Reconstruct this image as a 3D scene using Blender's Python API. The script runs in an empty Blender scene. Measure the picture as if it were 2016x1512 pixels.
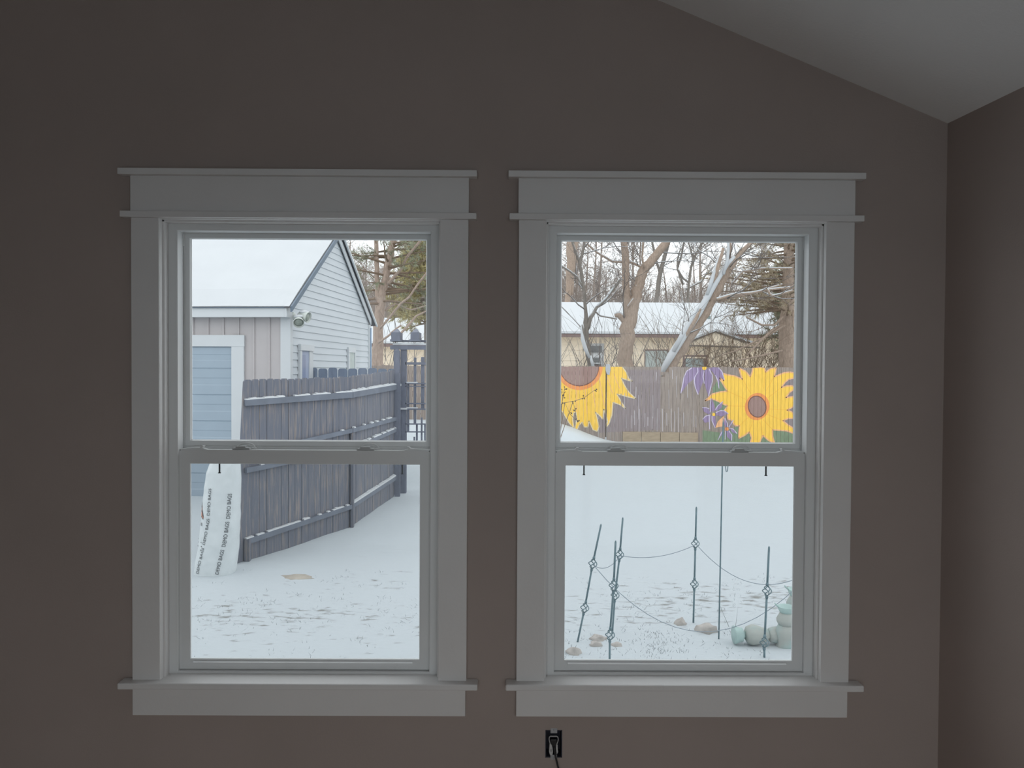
import bpy, bmesh, math, random
from mathutils import Vector, Matrix, noise
from mathutils.geometry import tessellate_polygon

# ---------------------------------------------------------------- camera, sky, light
SC = bpy.context.scene
COL = SC.collection
EYE = 1.61                      # camera height above the room floor
FPX = 1514.0                    # focal length in pixels of the 2016 x 1512 frame
PITCH, YAW, ROLL = -0.0181665, 0.00492432, 0.00563354


def cam_basis():
    cp, sp, cy, sy = math.cos(PITCH), math.sin(PITCH), math.cos(YAW), math.sin(YAW)
    fw = Vector((sy * cp, cy * cp, sp))
    rt = Vector((cy, -sy, 0))
    up = rt.cross(fw)
    cr, sr = math.cos(ROLL), math.sin(ROLL)
    return rt * cr + up * sr, up * cr - rt * sr, fw


RT, UP, FW = cam_basis()
cam = bpy.data.cameras.new('camera')
cam.sensor_width = 36.0
cam.lens = FPX * 36.0 / 2016.0
cam.clip_start = 0.05
cam.clip_end = 500
camo = bpy.data.objects.new('camera', cam)
COL.objects.link(camo)
camo.matrix_world = Matrix(((RT.x, UP.x, -FW.x, 0), (RT.y, UP.y, -FW.y, 0), (RT.z, UP.z, -FW.z, EYE), (0, 0, 0, 1)))
SC.camera = camo

world = bpy.data.worlds.new('overcast_sky')
SC.world = world
world.use_nodes = True
bg = world.node_tree.nodes['Background']
bg.inputs[0].default_value = (0.935, 0.97, 1.0, 1)
bg.inputs[1].default_value = 1.75

SC.view_settings.view_transform = 'Standard'
SC.view_settings.look = 'None'
SC.view_settings.gamma = 1
SC.view_settings.use_curve_mapping = False
SC.view_settings.exposure = 0.0
SC.cycles.max_bounces = 8
SC.cycles.diffuse_bounces = 4
SC.cycles.glossy_bounces = 2
SC.cycles.use_adaptive_sampling = True
SC.cycles.adaptive_threshold = 0.05
SC.cycles.transparent_max_bounces = 6
SC.cycles.use_denoising = True


def portal(name, loc, size, rot):
    l = bpy.data.lights.new(name, 'AREA')
    l.shape = 'RECTANGLE'
    l.size, l.size_y = size
    l.cycles.is_portal = True
    o = bpy.data.objects.new(name, l)
    o.location = loc
    o.rotation_euler = rot
    COL.objects.link(o)


def P(px, py, Y):
    """a point of the place: the pixel's ray of the 2016 x 1512 frame met with the plane y = Y"""
    d = FW + RT * ((px - 1008.0) / FPX) - UP * ((py - 756.0) / FPX)
    t = Y / d.y
    return Vector((d.x * t, Y, d.z * t + EYE))


# ---------------------------------------------------------------- helpers
def lin(c):
    c = c / 255.0
    return c / 12.92 if c <= 0.04045 else ((c + 0.055) / 1.055) ** 2.4


def RGB(r, g, b, k=1.0):
    k *= OUT
    return (min(lin(r) * k, .95), min(lin(g) * k, .95), min(lin(b) * k, .95), 1)


OUT = .69                       # outdoor reflectances against the bright overcast sky
MATS = {}


def mat(name, col, rough=0.6, var=0.0, scale=8.0, stretch=(1, 1, 1), col2=None, metallic=0.0, spec=0.5, bump=0.0, bscale=40.0, lo=0.4, hi=0.6, detail=4.0):
    if name in MATS:
        return MATS[name]
    m = bpy.data.materials.new(name)
    m.use_nodes = True
    nt = m.node_tree
    b = nt.nodes['Principled BSDF']
    b.inputs['Base Color'].default_value = col
    b.inputs['Roughness'].default_value = rough
    b.inputs['Metallic'].default_value = metallic
    b.inputs['Specular IOR Level'].default_value = spec
    if var or col2 or bump:
        tc = nt.nodes.new('ShaderNodeTexCoord')
        mp = nt.nodes.new('ShaderNodeMapping')
        mp.inputs['Scale'].default_value = stretch
        nt.links.new(tc.outputs['Object'], mp.inputs[0])
    if var or col2:
        n = nt.nodes.new('ShaderNodeTexNoise')
        n.inputs['Scale'].default_value = scale
        n.inputs['Detail'].default_value = detail
        nt.links.new(mp.outputs[0], n.inputs['Vector'])
        r = nt.nodes.new('ShaderNodeValToRGB')
        if col2 is None:
            r.color_ramp.elements[0].position = .3
            r.color_ramp.elements[1].position = .7
            r.color_ramp.elements[0].color = tuple(c * (1 - var) for c in col[:3]) + (1,)
            r.color_ramp.elements[1].color = tuple(min(c * (1 + var), .95) for c in col[:3]) + (1,)
        else:
            r.color_ramp.elements[0].position = lo
            r.color_ramp.elements[1].position = hi
            r.color_ramp.elements[0].color = col
            r.color_ramp.elements[1].color = col2
        nt.links.new(n.outputs['Fac'], r.inputs[0])
        nt.links.new(r.outputs[0], b.inputs['Base Color'])
    if bump:
        n2 = nt.nodes.new('ShaderNodeTexNoise')
        n2.inputs['Scale'].default_value = bscale
        nt.links.new(mp.outputs[0], n2.inputs['Vector'])
        bp = nt.nodes.new('ShaderNodeBump')
        bp.inputs['Strength'].default_value = bump
        bp.inputs['Distance'].default_value = 0.01
        nt.links.new(n2.outputs['Fac'], bp.inputs['Height'])
        nt.links.new(bp.outputs[0], b.inputs['Normal'])
    MATS[name] = m
    return m


class MB:
    """collects faces of one mesh object"""

    def __init__(s):
        s.v, s.f, s.mi = [], [], []
        s.smooth = False

    def face(s, pts, mi=0):
        i = len(s.v)
        s.v += [Vector(p) for p in pts]
        s.f.append(tuple(range(i, i + len(pts))))
        s.mi.append(mi)
        return s

    def hexa(s, c, mi=0):
        """c: 8 corners, bottom loop 0-3 then top loop 4-7"""
        i = len(s.v)
        s.v += [Vector(p) for p in c]
        for q in ((0, 3, 2, 1), (4, 5, 6, 7), (0, 1, 5, 4), (1, 2, 6, 5), (2, 3, 7, 6), (3, 0, 4, 7)):
            s.f.append(tuple(i + k for k in q))
            s.mi.append(mi)
        return s

    def box(s, x0, x1, y0, y1, z0, z1, mi=0):
        return s.hexa([(x0, y0, z0), (x1, y0, z0), (x1, y1, z0), (x0, y1, z0), (x0, y0, z1), (x1, y0, z1), (x1, y1, z1), (x0, y1, z1)], mi)

    def prism(s, poly, vec, mi=0):
        """poly: planar loop of points, extruded by vec"""
        i, n = len(s.v), len(poly)
        vec = Vector(vec)
        s.v += [Vector(p) for p in poly] + [Vector(p) + vec for p in poly]
        s.f.append(tuple(range(i, i + n)))
        s.f.append(tuple(range(i + 2 * n - 1, i + n - 1, -1)))
        s.mi += [mi, mi]
        for k in range(n):
            s.f.append((i + k, i + n + k, i + n + (k + 1) % n, i + (k + 1) % n))
            s.mi.append(mi)
        return s

    def tube(s, pts, rad, n=6, mi=0, squash=None):
        pts = [Vector(p) for p in pts]
        if not hasattr(rad, '__len__'):
            rad = [rad] * len(pts)
        i = len(s.v)
        prev = None
        for k, p in enumerate(pts):
            t = (pts[min(k + 1, len(pts) - 1)] - pts[max(k - 1, 0)])
            if t.length < 1e-9:
                t = Vector((0, 0, 1))
            t.normalize()
            if prev is None:
                a = Vector((0, 0, 1)) if abs(t.z) < .9 else Vector((1, 0, 0))
                u = t.cross(a).normalized()
            else:
                u = (prev - t * prev.dot(t))
                if u.length < 1e-6:
                    u = t.orthogonal()
                u.normalize()
            prev = u
            w = t.cross(u)
            for j in range(n):
                a = 2 * math.pi * j / n
                s.v.append(p + (u * math.cos(a) + w * math.sin(a)) * rad[k])
        for k in range(len(pts) - 1):
            for j in range(n):
                a, b = i + k * n + j, i + k * n + (j + 1) % n
                s.f.append((a, b, b + n, a + n))
                s.mi.append(mi)
        s.f.append(tuple(i + j for j in reversed(range(n))))
        s.f.append(tuple(i + (len(pts) - 1) * n + j for j in range(n)))
        s.mi += [mi, mi]
        return s

    def lathe(s, prof, origin=(0, 0, 0), axis=(0, 0, 1), n=20, mi=0, flute=0, famp=0.0):
        """prof: (radius, height) pairs along the axis"""
        ax = Vector(axis).normalized()
        u = ax.orthogonal().normalized()
        w = ax.cross(u)
        o = Vector(origin)
        i = len(s.v)
        for r, h in prof:
            for j in range(n):
                a = 2 * math.pi * j / n
                rr = r * (1 + (famp * math.cos(flute * a) if flute else 0))
                s.v.append(o + ax * h + (u * math.cos(a) + w * math.sin(a)) * rr)
        for k in range(len(prof) - 1):
            for j in range(n):
                a, b = i + k * n + j, i + k * n + (j + 1) % n
                s.f.append((a, b, b + n, a + n))
                s.mi.append(mi)
        s.f.append(tuple(i + j for j in reversed(range(n))))
        s.f.append(tuple(i + (len(prof) - 1) * n + j for j in range(n)))
        s.mi += [mi, mi]
        return s

    def ball(s, c, r, n=10, m=7, mi=0, jit=0.0, seed=0):
        c = Vector(c)
        r = Vector(r) if hasattr(r, '__len__') else Vector((r, r, r))
        rg = random.Random(seed)
        i = len(s.v)
        for k in range(m + 1):
            th = math.pi * k / m
            for j in range(n):
                a = 2 * math.pi * j / n
                d = Vector((math.sin(th) * math.cos(a), math.sin(th) * math.sin(a), math.cos(th)))
                q = 1 + jit * noise.noise(d * 1.7 + Vector((seed * 3.1, seed, 0)))
                s.v.append(c + Vector((d.x * r.x, d.y * r.y, d.z * r.z)) * q)
        for k in range(m):
            for j in range(n):
                a, b = i + k * n + j, i + k * n + (j + 1) % n
                s.f.append((a, a + n, b + n, b))
                s.mi.append(mi)
        return s


def origin_of(o):
    v = Vector((0, 0, 0))
    while o is not None:
        v += o.location
        o = o.parent
    return v


def put(name, mb, m, parent=None, smooth=False, local=False, bevel=0.0):
    """links one MB as one mesh object; world coordinates unless local"""
    me = bpy.data.meshes.new(name)
    off = Vector((0, 0, 0)) if (local or parent is None) else origin_of(parent)
    me.from_pydata([tuple(v - off) for v in mb.v], [], mb.f)
    ms = m if isinstance(m, (list, tuple)) else [m]
    for x in ms:
        me.materials.append(x)
    if len(ms) > 1:
        me.polygons.foreach_set('material_index', mb.mi)
    if smooth or mb.smooth:
        me.polygons.foreach_set('use_smooth', [True] * len(me.polygons))
    me.update()
    o = bpy.data.objects.new(name, me)
    COL.objects.link(o)
    if parent is not None:
        o.parent = parent
    if bevel:
        md = o.modifiers.new('bevel', 'BEVEL')
        md.width = bevel
        md.segments = 2
        md.limit_method = 'ANGLE'
    return o


def center(o):
    """moves a lone mesh's origin to the bottom centre of its box"""
    vs = [v.co for v in o.data.vertices]
    c = Vector(((min(v.x for v in vs) + max(v.x for v in vs)) / 2, (min(v.y for v in vs) + max(v.y for v in vs)) / 2, min(v.z for v in vs)))
    o.data.transform(Matrix.Translation(-c))
    o.location = c
    return o


def empty(name, loc, rz=0.0):
    o = bpy.data.objects.new(name, None)
    o.location = loc
    o.rotation_euler = (0, 0, rz)
    o.empty_display_size = .1
    COL.objects.link(o)
    return o


def tag(o, label, cat, group=None, kind=None):
    o['label'] = label
    o['category'] = cat
    if group:
        o['group'] = group
    if kind:
        o['kind'] = kind
    return o


def struct(o, label=None, cat=None):
    o['kind'] = 'structure'
    if label:
        o['label'] = label
        o['category'] = cat
    return o


# ---------------------------------------------------------------- materials
M_wall = mat('taupe_wall_paint', (.415, .345, .312, 1), .75, var=.03, scale=3, bump=.05, bscale=160)
M_trim = mat('white_trim_paint', (.80, .785, .775, 1), .45, var=.015, scale=6, bump=.04, bscale=90)
M_ceil = mat('ceiling_paint', (.88, .88, .88, 1), .85, var=.015, scale=2, bump=.06, bscale=120)
M_vinyl = mat('white_vinyl', (.80, .81, .81, 1), .32, var=.01, scale=5)
M_floor = mat('oak_floor', (.62, .49, .40, 1), .45, var=.25, scale=6, stretch=(1, 12, 1))
M_ext = mat('exterior_siding', (.55, .56, .56, 1), .7, var=.04, scale=4)
M_black = mat('black_plastic', (.012, .012, .014, 1), .4, var=.1, scale=30)
M_steel = mat('outlet_steel', (.42, .43, .45, 1), .42, var=.1, scale=40, metallic=.6)
M_plate = mat('receptacle_plastic', (.62, .61, .60, 1), .4, var=.05, scale=40)
M_boxmat = mat('outlet_box_plastic', (.035, .037, .055, 1), .6, var=.2, scale=40)

M_snow = mat('snow', (.545, .56, .575, 1), .7, var=.02, scale=2, spec=.25, bump=.25, bscale=14)
M_fence = mat('charcoal_fence_paint', RGB(108, 111, 122, 1.3), .72, scale=7, stretch=(7, 7, .5), col2=RGB(160, 148, 140, 1.2), lo=.5, hi=.76, bump=.25, bscale=50)
M_rail = mat('charcoal_rail_paint', RGB(112, 118, 130, 1.25), .65, var=.12, scale=5)
M_fence2 = mat('slate_fence_paint', RGB(104, 114, 130, 1.9), .65, var=.12, scale=6, stretch=(4, 4, .6))
M_gate = mat('dark_gate_paint', RGB(100, 104, 118, 1.4), .6, var=.15, scale=8, stretch=(3, 3, 1))
M_white_side = mat('white_lap_siding', (.505, .535, .56, 1), .55, var=.035, scale=1.3, stretch=(1, 1, 2.5))
M_white_trim_out = mat('white_exterior_trim', (.55, .57, .585, 1), .5, var=.02, scale=3)
M_batten = mat('grey_beige_siding', RGB(190, 184, 184, 1.25), .65, var=.03, scale=3)
M_gdoor = mat('blue_grey_door_paint', RGB(160, 175, 188, 1.22), .45, var=.025, scale=3)
M_sdoor = mat('lavender_grey_door', RGB(172, 182, 204, 1.2), .45, var=.03, scale=4)
M_drip = mat('blue_grey_metal_edge', RGB(104, 120, 136, 1.1), .45, var=.06, scale=6)
M_shingle = mat('roof_shingle', (.09, .09, .10, 1), .85, var=.2, scale=20)
M_lampw = mat('lamp_white', RGB(215, 220, 214, 1.1), .4, var=.06, scale=20)
M_lampd = mat('lamp_bulb_glass', RGB(168, 176, 166, 1.0), .25, var=.15, scale=30)
M_bag = mat('white_plastic_bag', RGB(226, 232, 234, 1.2), .38, var=.05, scale=9, bump=.5, bscale=7)
M_print = mat('bag_print_ink', RGB(70, 74, 80, .9), .6, var=.1, scale=30)
M_orange = mat('bag_orange_ink', RGB(232, 150, 120, 1.1), .6, var=.08, scale=30)
M_wood = mat('weathered_fence_wood', RGB(150, 136, 128, 1.15), .8, scale=4, stretch=(14, 4, .6), col2=RGB(186, 172, 160, 1.15), lo=.38, hi=.72, bump=.3, bscale=60)
M_kick = mat('tan_kick_board', RGB(176, 158, 134, 1.15), .8, var=.12, scale=6, stretch=(1, 1, 4))
M_tan = mat('tan_house_siding', (.86, .73, .57, 1), .7, var=.05, scale=2, stretch=(1, 1, 6))
M_brownfascia = mat('brown_fascia', RGB(150, 124, 118, 1.0), .6, var=.1, scale=3)
M_winglass = mat('far_window_glass', RGB(140, 142, 142, .9), .2, var=.2, scale=3)
M_curtain = mat('far_window_curtain', RGB(206, 214, 210, 1.1), .5, var=.1, scale=6, stretch=(5, 1, 1))
M_acw = mat('air_conditioner_white', RGB(214, 214, 214, 1.15), .5, var=.03, scale=5)
M_pipe = mat('vent_pipe_green', RGB(140, 160, 158, 1.0), .5, var=.1, scale=8)
M_bark = mat('grey_brown_bark', RGB(176, 156, 140, 1.2), .9, var=.22, scale=14, stretch=(3, 3, .7), bump=.5, bscale=30)
M_bark2 = mat('orange_brown_bark', RGB(178, 158, 144, 1.25), .9, var=.22, scale=12, stretch=(3, 3, .7), bump=.5, bscale=30)
M_bark3 = mat('dark_grey_bark', RGB(140, 132, 124, 1.1), .9, var=.2, scale=12, stretch=(3, 3, .7), bump=.5, bscale=30)
M_twig = mat('grey_twigs', RGB(142, 132, 126, .9), .9, var=.15, scale=3)
M_twig2 = mat('brown_twigs', RGB(160, 138, 118, .9), .9, var=.2, scale=3)
M_far = mat('far_wood_bark', RGB(180, 166, 156, 1.0), .95, var=.1, scale=.4)
M_needle = mat('olive_needles', RGB(186, 175, 130, 1.35), .8, var=.3, scale=2)
M_needle2 = mat('grey_green_needles', RGB(156, 160, 134, 1.25), .8, var=.3, scale=2)
M_needle3 = mat('brown_olive_needles', RGB(180, 166, 138, 1.3), .8, var=.3, scale=2)
M_iron = mat('grey_green_iron', RGB(112, 138, 146, 1.1), .5, var=.15, scale=30, metallic=.1)
M_wire = mat('grey_wire', RGB(158, 170, 180, 1.15), .5, var=.1, scale=20)
M_stone = mat('tan_stone', RGB(188, 182, 176, 1.3), .85, var=.2, scale=14, bump=.5, bscale=25)
M_vase = mat('weathered_vase', RGB(180, 184, 178, 1.3), .75, scale=6, col2=RGB(164, 188, 186, 1.3), lo=.45, hi=.65)
M_verd = mat('verdigris', RGB(178, 202, 198, 1.3), .7, var=.12, scale=14)
M_dirt = mat('bare_tan_earth', RGB(186, 178, 166, 1.2), .95, var=.2, scale=10, bump=.5, bscale=40)
M_grass = mat('dead_grass', RGB(150, 156, 156, 1.1), .9, var=.3, scale=4)
M_tab = mat('dark_tab', (.02, .022, .025, 1), .5, var=.1, scale=30)
M_lock = mat('sash_lock_grey', (.50, .51, .51, 1), .35, var=.04, scale=20)
# paints of the mural
M_petal = mat('yellow_petal_paint', (.88, .545, .08, 1), .7, var=.08, scale=7, stretch=(4, 1, .7))
M_peach = mat('peach_petal_edge_paint', RGB(250, 190, 140, 1.2), .7, var=.08, scale=7)
M_cream = mat('cream_petal_tip_paint', RGB(238, 218, 178, 1.2), .7, var=.06, scale=7)
M_orangep = mat('orange_ring_paint', RGB(250, 160, 92, 1.2), .7, var=.06, scale=7)
M_disc = mat('brown_disc_paint', RGB(166, 136, 128, 1.2), .75, var=.08, scale=7, stretch=(4, 1, 1))
M_discr = mat('dark_disc_rim_paint', RGB(140, 96, 84, 1.1), .75, var=.08, scale=7)
M_purple = mat('purple_petal_paint', RGB(158, 138, 172, 1.2), .75, var=.14, scale=7, stretch=(5, 1, .7))
M_lav = mat('lavender_line_paint', RGB(214, 202, 224, 1.2), .7, var=.06, scale=7)
M_green = mat('green_ground_paint', RGB(136, 154, 126, 1.15), .8, var=.16, scale=7, stretch=(5, 1, .8))
M_mauve = mat('mauve_wash_paint', RGB(152, 139, 139, 1.2), .8, var=.16, scale=7, stretch=(6, 1, .5))


def glass_material():
    m = bpy.data.materials.new('window_glass')
    m.use_nodes = True
    nt = m.node_tree
    nt.nodes.clear()
    out = nt.nodes.new('ShaderNodeOutputMaterial')
    mx = nt.nodes.new('ShaderNodeMixShader')
    tr = nt.nodes.new('ShaderNodeBsdfTransparent')
    tr.inputs[0].default_value = (.94, .96, .96, 1)
    gl = nt.nodes.new('ShaderNodeBsdfGlossy')
    gl.inputs['Roughness'].default_value = .02
    fr = nt.nodes.new('ShaderNodeFresnel')
    fr.inputs[0].default_value = 1.4
    nt.links.new(fr.outputs[0], mx.inputs[0])
    nt.links.new(tr.outputs[0], mx.inputs[1])
    nt.links.new(gl.outputs[0], mx.inputs[2])
    nt.links.new(mx.outputs[0], out.inputs[0])
    return m


def screen_material():
    m = bpy.data.materials.new('insect_screen_mesh')
    m.use_nodes = True
    nt = m.node_tree
    nt.nodes.clear()
    out = nt.nodes.new('ShaderNodeOutputMaterial')
    mx = nt.nodes.new('ShaderNodeMixShader')
    mx.inputs[0].default_value = .20
    tr = nt.nodes.new('ShaderNodeBsdfTransparent')
    df = nt.nodes.new('ShaderNodeBsdfDiffuse')
    df.inputs[0].default_value = (0.252, 0.280, 0.294, 1)
    nt.links.new(tr.outputs[0], mx.inputs[1])
    nt.links.new(df.outputs[0], mx.inputs[2])
    nt.links.new(mx.outputs[0], out.inputs[0])
    return m


M_glass = glass_material()
M_screen = screen_material()


def ground_material():
    """snow with thin spots where grass and leaf litter shows"""
    m = bpy.data.materials.new('snowy_lawn')
    m.use_nodes = True
    nt = m.node_tree
    b = nt.nodes['Principled BSDF']
    b.inputs['Roughness'].default_value = .75
    b.inputs['Specular IOR Level'].default_value = .2
    N = nt.nodes.new
    L = nt.links.new
    tc = N('ShaderNodeTexCoord')
    mp = N('ShaderNodeMapping')
    mp.inputs['Scale'].default_value = (.45, 1.0, 1)
    mp.inputs['Rotation'].default_value = (0, 0, .12)
    L(tc.outputs['Object'], mp.inputs[0])
    n1 = N('ShaderNodeTexNoise')
    n1.inputs['Scale'].default_value = 15
    n1.inputs['Detail'].default_value = 6
    n1.inputs['Roughness'].default_value = .62
    L(mp.outputs[0], n1.inputs['Vector'])
    n2 = N('ShaderNodeTexNoise')
    n2.inputs['Scale'].default_value = 1.1
    n2.inputs['Detail'].default_value = 2
    L(mp.outputs[0], n2.inputs['Vector'])
    # a worn track runs across the lawn about 6.3 m from the house wall
    sx = N('ShaderNodeSeparateXYZ')
    L(tc.outputs['Object'], sx.inputs[0])
    a = N('ShaderNodeMath'); a.operation = 'MULTIPLY_ADD'
    a.inputs[1].default_value = -.16
    L(sx.outputs['X'], a.inputs[0])
    L(sx.outputs['Y'], a.inputs[2])
    s = N('ShaderNodeMath'); s.operation = 'SUBTRACT'; s.inputs[1].default_value = 6.45
    L(a.outputs[0], s.inputs[0])
    q = N('ShaderNodeMath'); q.operation = 'ABSOLUTE'
    L(s.outputs[0], q.inputs[0])
    mr = N('ShaderNodeMapRange')
    mr.inputs['From Min'].default_value = 0.0
    mr.inputs['From Max'].default_value = 1.1
    mr.inputs['To Min'].default_value = .115
    mr.inputs['To Max'].default_value = 0.0
    L(q.outputs[0], mr.inputs['Value'])
    m2 = N('ShaderNodeMath'); m2.operation = 'MULTIPLY_ADD'
    m2.inputs[1].default_value = .30
    L(n2.outputs['Fac'], m2.inputs[0])
    L(mr.outputs[0], m2.inputs[2])
    ad = N('ShaderNodeMath'); ad.operation = 'ADD'
    L(n1.outputs['Fac'], ad.inputs[0])
    L(m2.outputs[0], ad.inputs[1])
    # litter stays in the yard (a mask that ends before the far fence)
    yr = N('ShaderNodeMapRange')
    yr.inputs['From Min'].default_value = 7.2
    yr.inputs['From Max'].default_value = 10.0
    yr.inputs['To Min'].default_value = 0.0
    yr.inputs['To Max'].default_value = .12
    L(sx.outputs['Y'], yr.inputs['Value'])
    sb = N('ShaderNodeMath'); sb.operation = 'SUBTRACT'
    L(ad.outputs[0], sb.inputs[0])
    L(yr.outputs[0], sb.inputs[1])
    r = N('ShaderNodeValToRGB')
    r.color_ramp.elements[0].position = .80
    r.color_ramp.elements[1].position = .93
    r.color_ramp.elements[0].color = (.50, .54, .565, 1)
    r.color_ramp.elements[1].color = (.23, .235, .225, 1)
    L(sb.outputs[0], r.inputs[0])
    L(r.outputs[0], b.inputs['Base Color'])
    bp = N('ShaderNodeBump')
    bp.inputs['Strength'].default_value = .35
    bp.inputs['Distance'].default_value = .02
    L(n1.outputs['Fac'], bp.inputs['Height'])
    L(bp.outputs[0], b.inputs['Normal'])
    return m


# ---------------------------------------------------------------- the room
WY = 2.469            # inner face of the window wall
WT = 0.17             # wall thickness
ZC = 2.407            # eave height at the right corner
XR = 1.402            # right corner
SK = 0.0905           # the right wall runs slightly out of square
SL = 0.412            # ceiling slope
XL = -4.0
YB = -1.55
XRIDGE = -1.3


def ceil_z(x, y):
    xr = XR + (WY - y) * SK
    if x > XRIDGE:
        return ZC + SL * (xr - x)
    return ZC + SL * (xr - XRIDGE) - SL * (XRIDGE - x)


W1, W2 = -0.6637, 0.5655      # window centres
HALF = .446                   # half width of the cased opening
ZT, ZS = EYE + .4765, EYE - 1.0  # opening head and stool top


def pierced_wall(name, xs, zs, holes, to3, top=None, m=M_wall):
    """a wall made of cells; holes are (x0,x1,z0,z1); to3(x, z, side) gives the point"""
    mb = MB()
    xs, zs = sorted(set(xs)), sorted(set(zs))
    solid = {}
    for i in range(len(xs) - 1):
        for j in range(len(zs) - 1):
            cx, cz = (xs[i] + xs[i + 1]) / 2, (zs[j] + zs[j + 1]) / 2
            solid[i, j] = not any(h[0] < cx < h[1] and h[2] < cz < h[3] for h in holes)
    last = len(zs) - 2

    def zz(i, k):
        return top(xs[i]) if (top and k == len(zs) - 1) else zs[k]
    for (i, j), sd in solid.items():
        if not sd:
            continue
        c = [(i, j), (i + 1, j), (i + 1, j + 1), (i, j + 1)]
        A = [to3(xs[a], zz(a, b), 0) for a, b in c]
        B = [to3(xs[a], zz(a, b), 1) for a, b in c]
        mb.face(A)
        mb.face(B[::-1], 1)
        for k, (di, dj) in enumerate(((0, -1), (1, 0), (0, 1), (-1, 0))):
            if not solid.get((i + di, j + dj), False):
                mb.face([A[k], B[k], B[(k + 1) % 4], A[(k + 1) % 4]], 0)
    return put(name, mb, [m, M_ext])


RO = .468                     # rough opening half width
holes = [(c - RO, c + RO, ZS - .06, ZT + .022) for c in (W1, W2)]
OX0, OX1, OZ0, OZ1 = .1265, .1815, EYE - 1.2555, EYE - 1.165   # outlet hole
holes_o = holes + [(OX0, OX1, OZ0, OZ1)]
xs = [XL, XRIDGE, XR] + [h[0] for h in holes_o] + [h[1] for h in holes_o]
zs = [-.45, 2.3, 2.34] + [h[2] for h in holes_o] + [h[3] for h in holes_o]
wf = pierced_wall('wall_front', xs, zs, holes_o, lambda x, z, s: (x, WY + s * WT, z), top=lambda x: ceil_z(x, WY) + .05)
struct(wf, 'taupe painted gable wall with two white framed windows', 'wall')


def rwx(y):
    return XR + (WY - y) * SK


mb = MB()
mb.prism([(rwx(WY + .2), WY + .2, -.45), (rwx(YB), YB, -.45), (rwx(YB), YB, ZC + .03), (rwx(WY + .2), WY + .2, ZC + .03)], (.17, 0, 0))
struct(put('wall_right', mb, M_wall), 'taupe painted side wall right of the windows', 'wall')
# plain left wall; the back wall holds an added glazed door for light
mb = MB().box(XL - .17, XL, YB, WY + .1, -.45, 2.9)
struct(put('wall_left', mb, M_wall), 'taupe painted wall out of view on the left', 'wall')
BW = (-1.35, 1.7, .04, 2.3)
wb = pierced_wall('wall_back', [XL, XRIDGE, rwx(YB), BW[0], BW[1]], [-.45, 2.36, BW[2], BW[3]], [BW], lambda x, z, s: (x, YB - s * .17, z), top=lambda x: ceil_z(x, YB) + .05)
struct(wb, 'taupe painted wall behind the camera', 'wall')
mb = MB()
mb.prism([(XL - .1, YB - .1, 0), (rwx(YB) + .1, YB - .1, 0), (XR + .1, WY + .1, 0), (XL - .1, WY + .1, 0)], (0, 0, -.2))
struct(put('floor', mb, M_floor), 'brown wooden floor', 'floor')
mb = MB()
yf, yb = WY + .45, YB - .45
for xa, xb in ((XRIDGE, None), (XL - .4, XRIDGE)):
    def cp(x, y):
        x = x if x is not None else rwx(y) + .4
        return (x, y, ceil_z(x, y) if x > XRIDGE else ceil_z(XRIDGE + 1e-6, y) - SL * (XRIDGE - x))
    q = [cp(xa, yb), cp(xb, yb), cp(xb, yf), cp(xa, yf)]
    mb.prism(q, (0, 0, .22))
struct(put('ceiling', mb, M_ceil), 'white sloped ceiling meeting the gable wall', 'ceiling')
# added patio door, unseen and sized to light the room from behind
for nm, (a0, a1, z0, z1), t3, nm_n, lab in (('added_window_3', BW, lambda a, d, z: (a, YB - d, z), 3, 'added white framed glazed door, unseen behind the camera, lighting the room'),):
    root = empty(nm, t3((a0 + a1) / 2, .05, z0))
    struct(root, lab, 'window')
    mb = MB()

    def bar(p0, p1, q0, q1):
        c = [t3(p0, .03, q0), t3(p1, .03, q0), t3(p1, .11, q0), t3(p0, .11, q0), t3(p0, .03, q1), t3(p1, .03, q1), t3(p1, .11, q1), t3(p0, .11, q1)]
        mb.hexa(c)
    bar(a0, a0 + .05, z0, z1); bar(a1 - .05, a1, z0, z1); bar(a0, a1, z0, z0 + .05); bar(a0, a1, z1 - .05, z1)
    for k in range(1, nm_n):
        c = a0 + (a1 - a0) * k / nm_n
        bar(c - .035, c + .035, z0, z1)
    put('frame', mb, M_vinyl, root)
    mb = MB()
    mb.face([t3(a0 + .04, .07, z0 + .04), t3(a1 - .04, .07, z0 + .04), t3(a1 - .04, .07, z1 - .04), t3(a0 + .04, .07, z1 - .04)])
    put('glass', mb, M_glass, root)
portal('portal_back', ((BW[0] + BW[1]) / 2, YB - .12, (BW[2] + BW[3]) / 2), (3.05, 2.26), (math.pi / 2, 0, 0))
for c in (W1, W2):
    portal('portal_front', (c, WY + WT - .005, (ZT + ZS) / 2), (.9, 1.48), (-math.pi / 2, 0, 0))


# ---------------------------------------------------------------- the two sash windows
def loop_frame(mb, x0, x1, z0, z1, wl, wr, wt, wb, prof):
    """mitred picture frame; prof: (u, y), u = 0 outer edge, 1 inner edge"""
    loops = []
    for u, y in prof:
        loops.append([(x0 + wl * u, y, z0 + wb * u), (x1 - wr * u, y, z0 + wb * u), (x1 - wr * u, y, z1 - wt * u), (x0 + wl * u, y, z1 - wt * u)])
    for a, b in zip(loops, loops[1:]):
        for k in range(4):
            mb.face([a[k], a[(k + 1) % 4], b[(k + 1) % 4], b[k]])


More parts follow.
